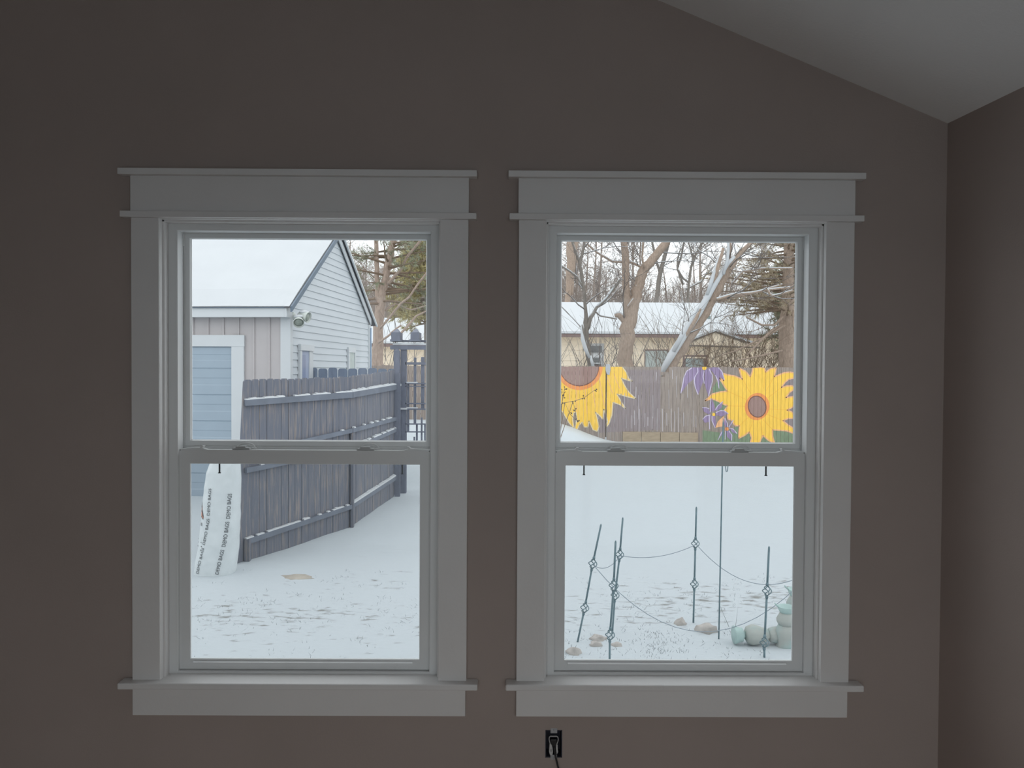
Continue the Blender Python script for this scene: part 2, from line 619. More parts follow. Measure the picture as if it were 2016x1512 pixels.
def make_window(name, cx, label):
    Y0 = 2.45
    root = struct(empty(name, (cx, Y0, ZS)), label, 'window')

    def E(z):
        return EYE + z

    def bx(nm, x0, x1, d0, d1, z0, z1, m=M_trim, par=root, bev=.0015):
        mb = MB().box(cx + x0, cx + x1, Y0 + d0, Y0 + d1, E(z0), E(z1))
        return put(nm, mb, m, par, bevel=bev)
    ho = .5345                    # outer half width of the casing
    bx('side_casing', -ho, -HALF, 0, .019, -1.0, .4765)
    bx('side_casing', HALF - .002, ho, 0, .019, -1.0, .4765)
    bx('fillet_strip', -ho - .030, ho + .026, -.011, .019, .4765, .496)
    bx('head_board', -ho - .002, ho + .001, 0, .019, .496, .609)
    bx('cap_board', -ho - .034, ho + .027, -.017, .019, .609, .629)
    mb = MB()                     # stool: one T-shaped board with an eased nose
    yn, zt_, zb_ = Y0 - .030, E(-.998), E(-1.0185)
    xa, xb, xc, xd = cx - ho - .034, cx + ho + .037, cx - HALF - .01, cx + HALF + .01
    plan = [(xa, yn), (xb, yn), (xb, WY - .0005), (xd, WY - .0005), (xd, Y0 + .062), (xc, Y0 + .062), (xc, WY - .0005), (xa, WY - .0005)]
    mb.prism([(x, y, zb_) for x, y in plan], (0, 0, zt_ - zb_))
    put('stool', mb, M_trim, root, bevel=.004)
    bx('apron', -ho, ho - .003, 0, .019, -1.113, -1.0185)
    # jamb extension boards, with a shadow groove before the vinyl frame
    for s in (-1, 1):
        a, b = sorted((s * (HALF - .001), s * .466))
        bx('jamb_extension', a, b, .004, .024, -1.0, .4755)
        a, b = sorted((s * (HALF - .0075), s * .466))
        bx('jamb_extension', a, b, .0245, .052, -1.0, .4755)
    bx('jamb_extension', -.466, .466, .004, .024, .474, .497)
    bx('jamb_extension', -.466, .466, .0245, .052, .4675, .497)
    # vinyl main frame
    mb = MB()
    fo, fz0, fz1 = .456, E(-1.05), E(.492)
    pr = [(0, Y0 + .185), (0, Y0 + .052), (.94, Y0 + .052), (1, Y0 + .054), (1, Y0 + .094), (.72, Y0 + .094), (.72, Y0 + .185), (0, Y0 + .185)]
    loop_frame(mb, cx - fo, cx + fo, fz0, fz1, .046, .046, .046, .060, pr)
    put('frame', mb, M_vinyl, root)
    # upper sash (outer track)
    ug = (-.389, .389, -.2374, .4282)
    yu = Y0 + .102
    mb = MB()
    pr = [(0, yu + .03), (0, yu), (.42, yu), (.46, yu + .004), (.9, yu + .004), (1, yu + .012), (1, yu + .016), (.78, yu + .03)]
    loop_frame(mb, cx + ug[0] - .034, cx + ug[1] + .034, E(ug[2]) - .036, E(ug[3]) + .030, .034, .034, .030, .036, pr)
    us = put('upper_sash', mb, M_vinyl, root)
    for s in (-1, 1):             # small vent stop on each stile
        mb = MB().box(cx + s * .412 - .0035, cx + s * .412 + .0035, yu - .005, yu, E(.402), E(.447))
        put('vent_stop', mb, M_vinyl, us, bevel=.001)
    mb = MB().face([(cx + ug[0], yu + .015, E(ug[2])), (cx + ug[1], yu + .015, E(ug[2])), (cx + ug[1], yu + .015, E(ug[3])), (cx + ug[0], yu + .015, E(ug[3]))])
    put('glass', mb, M_glass, us)
    # lower sash (inner track)
    lg = (-.3755, .3755, -.9546, -.3122)
    yl = Y0 + .066
    mb = MB()
    pr = [(0, yl + .03), (0, yl), (.5, yl), (.96, yl), (1, yl + .002), (1, yl + .006), (.78, yl + .03)]
    loop_frame(mb, cx + lg[0] - .039, cx + lg[1] + .039, E(lg[2]) - .034, E(lg[3]) + .043, .039, .039, .043, .034, pr)
    ls = put('lower_sash', mb, M_vinyl, root)
    mb = MB().face([(cx + lg[0], yl + .0055, E(lg[2])), (cx + lg[1], yl + .0055, E(lg[2])), (cx + lg[1], yl + .0055, E(lg[3])), (cx + lg[0], yl + .0055, E(lg[3]))])
    put('glass', mb, M_glass, ls)
    # lift lip on the bottom rail
    mb = MB().prism([(cx - .365, yl - .001, E(lg[2]) - .006), (cx - .365, yl - .009, E(lg[2]) - .009), (cx - .365, yl - .009, E(lg[2]) - .0125), (cx - .365, yl - .001, E(lg[2]) - .0145)], (.72, 0, 0))
    put('lift_rail', mb, M_vinyl, ls)
    # a lip along the meeting rail, tilt latches at its ends, two cam locks on it
    zt = E(lg[3]) + .043
    put('meeting_rail_lip', MB().box(cx - .405, cx + .405, yl - .002, yl + .03, zt, zt + .003), M_vinyl, ls)
    for s in (-1, 1):
        mb = MB()
        a = cx + s * .412
        b = cx + s * .345
        m1 = cx + s * .318
        mb.prism([(a, yl + .002, zt + .003), (a, yl + .002, zt + .006), (b, yl + .002, zt + .0095), (cx + s * .338, yl + .002, zt + .016), (cx + s * .333, yl + .002, zt + .0155), (cx + s * .337, yl + .002, zt + .008), (m1, yl + .002, zt + .003)], (0, .02, 0))
        put('tilt_latch', mb, M_vinyl, ls)
        lk = MB()
        c = cx + s * .2035 - .003
        lk.prism([(c - .033, yl + .001, zt + .003), (c - .031, yl + .001, zt + .009), (c - .022, yl + .001, zt + .0095), (c - .020, yl + .001, zt + .015), (c + .010, yl + .001, zt + .0155), (c + .012, yl + .001, zt + .010), (c + .024, yl + .001, zt + .009), (c + .026, yl + .001, zt + .003)], (0, .024, 0))
        lo = put('sash_lock', lk, M_lock, ls, bevel=.0015)
        hd = MB()
        pts = [(c - .005 + .03 * math.cos(t) + .012, yl + .02, zt + .006 + .018 * math.sin(t)) for t in [math.pi * k / 10 for k in range(11)]]
        hd.tube(pts, .0028, 6)
        hd.box(c + .022, c + .040, yl + .022, yl + .032, zt + .003, zt + .008)
        put('lock_lever', hd, M_vinyl, lo, smooth=False)
    # insect screen outside the lower half, with two pull tabs
    ys = Y0 + .150
    mb = MB().face([(cx - .419, ys, E(-1.003)), (cx + .419, ys, E(-1.003)), (cx + .419, ys, E(-.27)), (cx - .419, ys, E(-.27))])
    sc = put('insect_screen', mb, M_screen, root)
    mb = MB()
    loop_frame(mb, cx - .4225, cx + .4225, E(-1.0062), E(-.262), .005, .005, .013, .005, [(0, ys + .005), (0, ys - .005), (1, ys - .005), (1, ys + .005)])
    put('screen_frame', mb, M_vinyl, sc)
    for s, t in ((-1, -.308), (1, .308)):
        mb = MB()
        mb.box(cx + t - .0022, cx + t + .0022, ys - .010, ys - .006, E(-.352), E(-.30))
        mb.box(cx + t - .0042, cx + t + .0042, ys - .011, ys - .006, E(-.3535), E(-.3505))
        put('pull_tab', mb, M_tab, sc)
    return root


make_window('window_1', W1, 'white trimmed double-hung window looking onto the garage, left of the pair')
make_window('window_2', W2, 'white trimmed double-hung window looking onto the painted flowers, right of the pair')

# ---------------------------------------------------------------- outlet without a cover plate, and the cord in it
ox, oz = (OX0 + OX1) / 2, (OZ0 + OZ1) / 2
out = tag(empty('wall_outlet', (ox, WY, OZ0)), 'uncovered electrical outlet in a dark wall box below the right window', 'outlet')
mb = MB()
w, h, d, t = (OX1 - OX0) / 2, (OZ1 - OZ0) / 2, .055, .003
mb.box(ox - w, ox - w + t, WY + .001, WY + d, oz - h, oz + h)
mb.box(ox + w - t, ox + w, WY + .001, WY + d, oz - h, oz + h)
mb.box(ox - w, ox + w, WY + .001, WY + d, oz - h, oz - h + t)
mb.box(ox - w, ox + w, WY + .001, WY + d, oz + h - t, oz + h)
mb.box(ox - w, ox + w, WY + d - t, WY + d, oz - h, oz + h)
put('wall_box', mb, M_boxmat, out)
for s in (1, -1):
    mb = MB()
    z0, z1 = sorted((oz + s * (h - .010), oz + s * (h + .006)))
    mb.box(ox - .011, ox + .011, WY - .0015, WY, z0, z1)
    st = put('mounting_strap', mb, M_steel, out, bevel=.0006)
    mb = MB().lathe([(.0028, 0), (.0028, .0012), (.0016, .002)], (ox, WY - .0015, oz + s * (h + .001)), (0, -1, 0), 10)
    put('screw', mb, M_steel, st)
# face frame: an arch above and two tapered legs below
cxs = ox - .001
arch = [(-.0105, -.001), (-.013, .006), (-.0145, .014), (-.014, .020), (-.0105, .0235), (.0105, .0235), (.014, .020), (.0152, .013), (.0135, .005), (.010, -.003)]
mb = MB().tube([(cxs + a, WY - .004, oz + .0035 + b) for a, b in arch], .0016, 6)
put('receptacle_rim', mb, M_plate, out, smooth=True)
mb = MB().prism([(cxs + a, WY - .006, oz + b) for a, b in ((-.0125, .004), (-.0065, .001), (-.0030, -.010), (-.0015, -.024), (-.0035, -.034), (-.011, -.034), (-.0145, -.024), (-.0135, -.012))], (0, .02, 0))
lf = put('receptacle_face', mb, M_plate, out, bevel=.001)
put('slot', MB().box(cxs - .009, cxs - .0072, WY - .0066, WY - .004, oz - .022, oz - .014), M_black, lf)
mb = MB().prism([(cxs + a, WY - .006, oz + b) for a, b in ((.0085, .0), (.0130, .0), (.0135, -.012), (.0150, -.024), (.010, -.033), (.0095, -.024), (.0075, -.012))], (0, .02, 0))
put('receptacle_face', mb, M_plate, out, bevel=.001)
cord = tag(empty('power_cord', (ox, WY - .02, .02)), 'black power cord plugged into the open outlet, hanging to the right', 'cord')
mb = MB().prism([(cxs + a, WY - .010, oz + b) for a, b in ((-.0105, .019), (.0105, .019), (.0115, .011), (.006, .000), (.0045, -.004), (-.002, -.004), (-.007, .003), (-.0115, .012))], (0, .014, 0))
put('plug', mb, M_black, cord, bevel=.002)
pts = [(cxs + .001, WY - .008, oz - .002), (cxs + .003, WY - .010, oz - .015), (cxs + .005, WY - .012, oz - .03), (cxs + .010, WY - .016, oz - .05), (cxs + .018, WY - .02, oz - .08), (cxs + .032, WY - .024, oz - .14), (cxs + .05, WY - .03, .15), (cxs + .07, WY - .06, .03), (cxs + .10, WY - .12, .004), (cxs + .3, WY - .3, .004)]
put('cable', MB().tube(pts, .0028, 8), M_black, cord, smooth=True)


# ---------------------------------------------------------------- the yard
def smooth01(t):
    t = max(0.0, min(1.0, t))
    return t * t * (3 - 2 * t)


GK = [(-200, -.42), (3, -.42), (5.5, -.40), (7.9, -.385), (9.4, -.335), (11.2, -.24), (14, -.17), (18.5, -.10), (30, -.06), (200, 1.0)]


def G(x, y, fine=True):
    for (a, za), (b, zb) in zip(GK, GK[1:]):
        if y <= b:
            z = za + (zb - za) * (y - a) / (b - a)
            break
    else:
        z = GK[-1][1]
    z += .52 * smooth01((2.7 - x) / 1.9) * smooth01((x + 4.2) / 1.5) * smooth01((y - 14.2) / 2.6) * smooth01((19.5 - y) / 1.0)
    if fine:
        z += .016 * noise.noise(Vector((x * 1.1, y * 1.6, 0))) + .008 * noise.noise(Vector((x * 4.2, y * 5.1, 3)))
    return z


def steps(lst):
    r = []
    for a, b, s in lst:
        n = max(1, round((b - a) / s))
        r += [a + (b - a) * k / n for k in range(n)]
    return r + [lst[-1][1]]


gx = steps([(-140, -20, 20), (-20, -6, 1.2), (-6, 6, .1), (6, 20, 1.2), (20, 140, 20)])
gy = steps([(-120, -20, 20), (-20, 3, 2.5), (3, 9, .09), (9, 20, .2), (20, 40, 2), (40, 180, 14)])
mb = MB()
mb.v = [Vector((x, y, G(x, y))) for y in gy for x in gx]
nx = len(gx)
for j in range(len(gy) - 1):
    for i in range(nx - 1):
        a = j * nx + i
        mb.f.append((a, a + 1, a + nx + 1, a + nx))
mb.mi = [0] * len(mb.f)
struct(put('snowy_ground', mb, ground_material(), smooth=True), 'snow covered lawn with bits of dead grass', 'ground')

# bare patch and stones
c = P(582, 1138, 7.35)
mb = MB().ball((c.x, 7.35, G(c.x, 7.35) - .006), (.165, .085, .022), 20, 8, jit=.5, seed=4)
tag(center(put('bare_earth_patch', mb, M_dirt, smooth=True)), 'flat patch of bare tan earth showing through the snow', 'earth patch')
RK = [(1130, 1287, 5.45, .085, .055, 'small tan stone in the snow at the lower left corner of the right window', 1), (1178, 1253, 5.72, .09, .042, 'grey curved stone behind a tan one beside the leaning iron stake', 2), (1173, 1259, 5.6, .07, .04, 'low tan stone in front of the grey curved stone', 3), (1214, 1258, 5.6, .07, .03, 'half buried flat stone just right of the nearest iron stake', 4), (1339, 1217, 6.05, .075, .055, 'small rounded stone left of the middle iron stake', 5), (1391, 1234, 5.9, .13, .07, 'largest tan stone lying next to the tall garden pole', 6)]
for px, py, Y, rx, rz, lab, sd in RK:
    c = P(px, py, Y)
    g = G(c.x, Y)
    mb = MB().ball((c.x, Y, g - rz * .12), (rx * .68, rx * .5, rz * .85), 12, 8, jit=.55, seed=sd)
    tag(center(put('stone', mb, M_stone, smooth=True)), lab, 'stone', 'stones on the snowy lawn')

# dead grass blades poking out of the snow
rg = random.Random(11)
mb = MB()


def blade(x, y, h, lean):
    z = G(x, y) - .005
    w = .0022
    a = rg.uniform(0, 6.28)
    dx, dy = math.cos(a) * lean, math.sin(a) * lean
    mb.face([(x - w, y, z), (x + w, y, z), (x + dx, y + dy, z + h)])


for k in range(520):
    if k % 3 == 0:
        x, y = rg.uniform(-3.2, 2.6), rg.uniform(4.9, 7.6)
    elif k % 3 == 1:
        x = rg.uniform(-3, 2.6)
        y = 6.45 + .16 * x + rg.gauss(0, .35)
    else:
        x, y = rg.gauss(1.05, .38), rg.gauss(5.55, .28)
    for q in range(rg.randint(2, 5)):
        blade(x + rg.gauss(0, .03), y + rg.gauss(0, .03), rg.uniform(.008, .03), rg.uniform(.005, .035))
for px, py, Y in ((1436, 1205, 6.0), (1446, 1235, 5.8)):
    c = P(px, py, Y)
    blade(c.x, Y, .22, .1)
go = put('dead_grass', mb, M_grass)
tag(go, 'sparse dead grass blades poking through the snow', 'grass', kind='stuff')

# ---------------------------------------------------------------- iron garden stakes with twisted baskets
STK = [((1183, 1034), (1167, 1110), (1151, 1197), (1136, 1260), 5.66, 'leaning iron basket stake, leftmost of the stakes'),
       ((1226, 1021), (1220, 1092), (1211, 1172), (1205, 1246), 5.84, 'iron basket stake just behind the nearest stake, slightly taller'),
       ((1212, 1067), (1208, 1153), (1201, 1250), (1200, 1306), 5.22, 'nearest iron basket stake, standing in front of another near the left'),
       ((1371, 1000), (1369, 1070), (1367, 1150), (1365, 1220), 6.10, 'upright iron basket stake in the middle, left of the tall pole'),
       ((1514, 1078), (1510, 1163), (1505, 1265), (1505, 1296), 5.34, 'iron basket stake standing in front of the toppled vase'),
       ((1600, 1045), (1598, 1120), (1595, 1205), (1593, 1268), 5.62, 'iron basket stake at the right end of the wire, hidden behind the window frame')]
HOOKS = []
for tp, b1, b2, bt, Y, lab in STK:
    base = P(*bt, Y)
    base.z = G(base.x, Y) - .02
    T, B1, B2 = P(*tp, Y), P(*b1, Y), P(*b2, Y)
    HOOKS.append(B1)
    root = tag(empty('garden_stake', base), lab, 'garden stake', 'iron basket stakes of the wire fence')
    ax = (T - base).normalized()
    hb = .036                      # half height of a basket
    rod = MB()
    for a, b in ((base, B2 - ax * hb), (B2 + ax * hb, B1 - ax * hb), (B1 + ax * hb, T)):
        rod.tube([a, b], .0075, 6)
    for c in (B1, B2):
        for s in (-1, 1):
            rod.tube([c + ax * s * (hb + .022), c + ax * s * (hb + .008), c + ax * s * (hb - .004)], [.0075, .0115, .008], 6)
    rod.tube([T - ax * .004, T + ax * .01], [.0075, .003], 6)
    put('rod', rod, M_iron, root, smooth=True)
    u = ax.orthogonal().normalized()
    w = ax.cross(u)
    for c in (B1, B2):
        bk = MB()
        for q in range(4):
            pts = []
            for k in range(9):
                t = k / 8
                ang = q * math.pi / 2 + .6 + t * math.pi * 1.0
                r = .004 + .027 * math.sin(math.pi * t)
                pts.append(c + ax * (t - .5) * 2 * hb + (u * math.cos(ang) + w * math.sin(ang)) * r)
            bk.tube(pts, .0036, 5)
        put('basket', bk, M_iron, root, smooth=True)


def sag(a, b, low, n=16):
    pts = []
    for k in range(n + 1):
        t = k / n
        p = a.lerp(b, t)
        pts.append(p - Vector((0, 0, low * 4 * t * (1 - t))))
    return pts


for (i, j, low, lab) in ((0, 1, .055, 'thin wire sagging between the leaning stake and the one behind the nearest'), (1, 3, .05, 'thin wire running from the left stakes to the middle stake'), (3, 5, .20, 'thin wire drooping from the middle stake to the right window edge'), (0, 5, .475, 'long low wire sagging from the leaning stake across to the right')):
    o = put('wire', MB().tube(sag(HOOKS[i] + Vector((.0, -.03, 0)), HOOKS[j] + Vector((0, -.03, 0)), low), .0028, 5), M_wire, smooth=True)
    tag(center(o), lab, 'wire', 'wires strung between the stakes')

# tall pole with a small side hook
b = P(1415, 1257, 5.72)
b.z = G(b.x, 5.72) - .02
t = P(1424, 824, 5.72)
root = tag(empty('garden_pole', b), 'tall thin dark garden pole with a small side hook', 'pole')
put('pole', MB().tube([b, b.lerp(t, .5), t - (t - b) * .02, t], [.0055, .0055, .0055, .002], 8), M_iron, root, smooth=True)
hk = [P(1421.5, 890, 5.72), P(1424, 886, 5.72), P(1427, 892, 5.72), P(1428, 905, 5.72), P(1428.5, 922, 5.72), P(1430, 929, 5.72), P(1432, 928, 5.72), P(1433, 918, 5.72), P(1433, 908, 5.72)]
put('side_hook', MB().tube(hk, .0032, 6), M_iron, root, smooth=True)

# old fluted vases at the lower right: one toppled, two standing
VP = [(.035, 0), (.075, .01), (.085, .06), (.095, .12), (.08, .18), (.05, .23), (.048, .25), (.07, .27), (.095, .31), (.092, .315), (.06, .28)]
c = P(1528, 1268, 5.62)
g = G(c.x, 5.62)
d = (P(1448, 1262, 5.62) - c)
d.z = 0
d.normalize()
org = Vector((c.x + .02, 5.62, g + .07))
v1 = tag(empty('toppled_vase', (c.x, 5.62, g)), 'toppled fluted vase with a verdigris foot lying in the snow behind a stake', 'vase', 'old garden vases')
sc_ = 1.0
put('neck', MB().lathe([(.055, 0), (.06, .02), (.056, .05), (.05, .07), (.032, .078)], org, d, 28, flute=10, famp=.04), M_vase, v1, smooth=True)
put('body', MB().lathe([(.034, .075), (.045, .09), (.052, .12), (.068, .16), (.076, .20), (.062, .235), (.034, .25)], org, d, 28, flute=10, famp=.03), M_vase, v1, smooth=True)
put('foot', MB().lathe([(.024, .245), (.026, .262), (.05, .27), (.056, .30), (.066, .325), (.064, .335)], org, d, 24), M_verd, v1, smooth=True)
for px, Y, k, lab in ((1547, 5.58, 1.05, 'standing weathered vase with a green rim next to the toppled vase'), (1568, 5.85, 1.2, 'second standing vase with a green rim at the edge of the right window')):
    c = P(px, 1290, Y)
    g = G(c.x, Y) - .015
    v = tag(empty('garden_vase', (c.x, Y, g)), lab, 'vase', 'old garden vases')
    o = (c.x, Y, g)
    put('body', MB().lathe([(r * k, h * k) for r, h in ((.062, 0), (.07, .01), (.058, .035), (.066, .08), (.072, .12), (.058, .15), (.05, .165))], o, (0, 0, 1), 28, flute=9, famp=.035), M_vase, v, smooth=True)
    put('neck', MB().lathe([(r * k, h * k) for r, h in ((.05, .16), (.064, .185), (.066, .205), (.05, .235), (.042, .25))], o, (0, 0, 1), 24), M_vase, v, smooth=True)
    put('rim', MB().lathe([(r * k, h * k) for r, h in ((.042, .248), (.05, .262), (.062, .292), (.058, .294), (.035, .27))], o, (0, 0, 1), 24), M_verd, v, smooth=True)
    mb = MB().tube([Vector(o) + Vector((-.05 * k, -.01, .285 * k)), Vector(o) + Vector((-.075 * k, -.01, .305 * k)), Vector(o) + Vector((-.085 * k, -.01, .318 * k))], [.006, .007, .004], 6)
    put('handle_stub', mb, M_verd, v, smooth=True)

# ---------------------------------------------------------------- big white bag leaning by the fence
YBG = 7.52
BS = [(1128, 386, 462), (1112, 387, 464.5), (1080, 392, 468), (1040, 397, 470), (1000, 400.5, 471.5), (960, 404, 472.5), (930, 409, 473), (912, 415, 473), (898, 422, 471), (888, 432, 466), (882, 446, 458)]


def bag_section(v):
    """v: 0 bottom .. 1 top; returns centre and half widths"""
    f = v * (len(BS) - 1)
    k = min(int(f), len(BS) - 2)
    f -= k
    a, b = BS[k], BS[k + 1]
    y, l, r = (a[i] + (b[i] - a[i]) * f for i in range(3))
    pl, pr = P(l, y, YBG), P(r, y, YBG)
    return (pl + pr) / 2, (pr.x - pl.x) / 2


def bag_pt(v, ang, off=0.0):
    c, rx = bag_section(v)
    ry = min(.15, rx * .8)
    # superellipse for a filled sack
    ca, sa = math.cos(ang), math.sin(ang)
    e = .8
    x = math.copysign(abs(ca) ** e, ca) * (rx + off)
    y = math.copysign(abs(sa) ** e, sa) * (ry + off)
    d = Vector((c.x + x, c.y + y, c.z))
    w = noise.noise(Vector((d.x * 6, d.z * 5, ang))) * .008 + noise.noise(Vector((ang * 3, d.z * 14, 2))) * .004
    return d + Vector((ca, sa, 0)) * w


bag0 = bag_pt(0, 0)
broot = tag(empty('white_bag', (P(425, 1128, YBG).x, YBG, G(P(425, 1128, YBG).x, YBG))), 'tall white printed plastic bag standing against the dark fence', 'bag')
mb = MB()
NV, NA = 90, 112
zb = G(bag0.x, YBG) - .03
for i in range(NV + 1):
    for j in range(NA):
        p = bag_pt(i / NV, 2 * math.pi * j / NA)
        if i == 0:
            p.z = zb
        mb.v.append(p)
for i in range(NV):
    for j in range(NA):
        a, b = i * NA + j, i * NA + (j + 1) % NA
        mb.f.append((a, b, b + NA, a + NA))
mb.f.append(tuple(range(NV * NA, NV * NA + NA)))
mb.f.append(tuple(reversed(range(NA))))
mb.mi = [0] * len(mb.f)
put('sack', mb, M_bag, broot, smooth=True)
# knotted tuft on top
tp, _ = bag_section(1.0)
put('tied_top', MB().lathe([(.05, -.01), (.03, .015), (.018, .03), (.035, .055), (.05, .075), (.03, .07)], tp, (.15, 0, 1), 16, flute=5, famp=.2), M_bag, broot, smooth=True)


def text_mesh(body, size):
    cu = bpy.data.curves.new('bag_text', 'FONT')
    cu.body = body
    cu.size = size
    cu.offset = .0012
    o = bpy.data.objects.new('bag_text', cu)
    COL.objects.link(o)
    dg = bpy.context.evaluated_depsgraph_get()
    me = bpy.data.meshes.new_from_object(o.evaluated_get(dg))
    bm = bmesh.new()
    bm.from_mesh(me)
    bmesh.ops.triangulate(bm, faces=bm.faces)
    vs = [v.co.copy() for v in bm.verts]
    fs = [tuple(v.index for v in f.verts) for f in bm.faces]
    bm.free()
    bpy.data.meshes.remove(me)
    bpy.data.objects.remove(o)
    bpy.data.curves.remove(cu)
    return vs, fs


def v_of_py(py):
    for k in range(len(BS) - 1):
        if BS[k + 1][0] <= py <= BS[k][0]:
            return (k + (BS[k][0] - py) / (BS[k][0] - BS[k + 1][0])) / (len(BS) - 1)
    return 0 if py > BS[0][0] else 1


def bag_at(px, py, off):
    """the point of the bag's front surface beyond a pixel"""
    v = v_of_py(py)
    c, rx = bag_section(v)
    x = P(px, py, YBG).x - c.x
    t = max(-.985, min(.985, x / rx))
    ca = math.copysign(abs(t) ** (1 / .8), t)
    ang = 2 * math.pi - math.acos(ca)
    return bag_pt(v, ang, off)


def bag_text(name, body, path, size_px, col=M_print):
    """path: pixel polyline the baseline follows from its start upwards"""
    vs, fs = text_mesh(body, 1.0)
    xm = max(v.x for v in vs)
    seg = [math.dist(a, b) for a, b in zip(path, path[1:])]
    tot = sum(seg)
    mb = MB()
    for v in vs:
        s = v.x / xm * tot
        k = 0
        while k < len(seg) - 1 and s > seg[k]:
            s -= seg[k]
            k += 1
        a, b = path[k], path[k + 1]
        f = s / seg[k]
        tx, ty = (b[0] - a[0]) / seg[k], (b[1] - a[1]) / seg[k]
        h = v.y * size_px
        px, py = a[0] + (b[0] - a[0]) * f + ty * h, a[1] + (b[1] - a[1]) * f - tx * h
        # glyph height runs to the left of the direction of travel
        mb.v.append(bag_at(px, py, .0055))
    mb.f = fs
    mb.mi = [0] * len(fs)
    o = put(name, mb, col, broot)
    o['kind'] = 'stuff'
    return o


bag_text('printed_text', 'DEMO BAGS  DEMO BAGS  DEMO BAGS', [(440.5, 1124), (446, 1100), (455, 1060), (461, 1010), (463.5, 968)], 9.0)
bag_text('printed_text', 'DEMO BAGS  DEMO BAGS  DEMO BAGS', [(402, 1124), (410, 1090), (418.5, 1050), (424, 1020), (426.5, 958)], 8.0)
mb = MB()
for pts in ([(402, 990), (405, 992), (406.5, 1004), (411, 1016), (407, 1016), (403.5, 1012), (402, 1004)],):
    tri = tessellate_polygon([[Vector((x, y, 0)) for x, y in pts]])
    i = len(mb.v)
    mb.v += [bag_at(x, y, .004) for x, y in pts]
    mb.f += [tuple(i + k for k in t) for t in tri]
mb.mi = [0] * len(mb.f)
put('printed_logo', mb, M_orange, broot)
mb = MB()
for a, b, w in (((403.5, 985), (404.5, 996), .8), ((406, 1001), (409, 1013), 1.1), ((404, 1013), (410, 1018), .8), ((393.5, 1058), (406, 1063), .8), ((392.5, 1065), (407, 1071), .9), ((392, 1072), (406, 1078), .9), ((401, 1026), (402, 1031), .6), ((406, 1025), (407, 1031), .7)):
    L = math.dist(a, b)
    nx_, ny_ = -(b[1] - a[1]) / L * w, (b[0] - a[0]) / L * w
    mb.face([bag_at(a[0] - nx_, a[1] - ny_, .005), bag_at(b[0] - nx_, b[1] - ny_, .005), bag_at(b[0] + nx_, b[1] + ny_, .005), bag_at(a[0] + nx_, a[1] + ny_, .005)])
put('small_print', mb, M_print, broot)['kind'] = 'stuff'


# ---------------------------------------------------------------- dark board fence in front of the garage
def dogear(mb, o, u, wd, z0, z1, th, nrm, ear=.022, n_arc=0):
    """a board standing at o, width wd along u, thickness th along nrm"""
    o, u = Vector(o), Vector(u)
    if n_arc:
        pts = [(0, z0), (wd, z0), (wd, z1 - ear)]
        pts += [(wd - ear + ear * math.cos(a), z1 - ear + ear * math.sin(a)) for a in [math.pi / 2 * k / n_arc for k in range(1, n_arc + 1)]]
        pts += [(ear - ear * math.sin(a), z1 - ear + ear * math.cos(a)) for a in [math.pi / 2 * k / n_arc for k in range(0, n_arc)]]
        pts += [(0, z1 - ear)]
    else:
        pts = [(0, z0), (wd, z0), (wd, z1 - ear), (wd - ear, z1), (ear, z1), (0, z1 - ear)]
    mb.prism([Vector((o.x, o.y, 0)) + u * a + Vector((0, 0, z)) for a, z in pts], Vector(nrm) * th)
    return mb


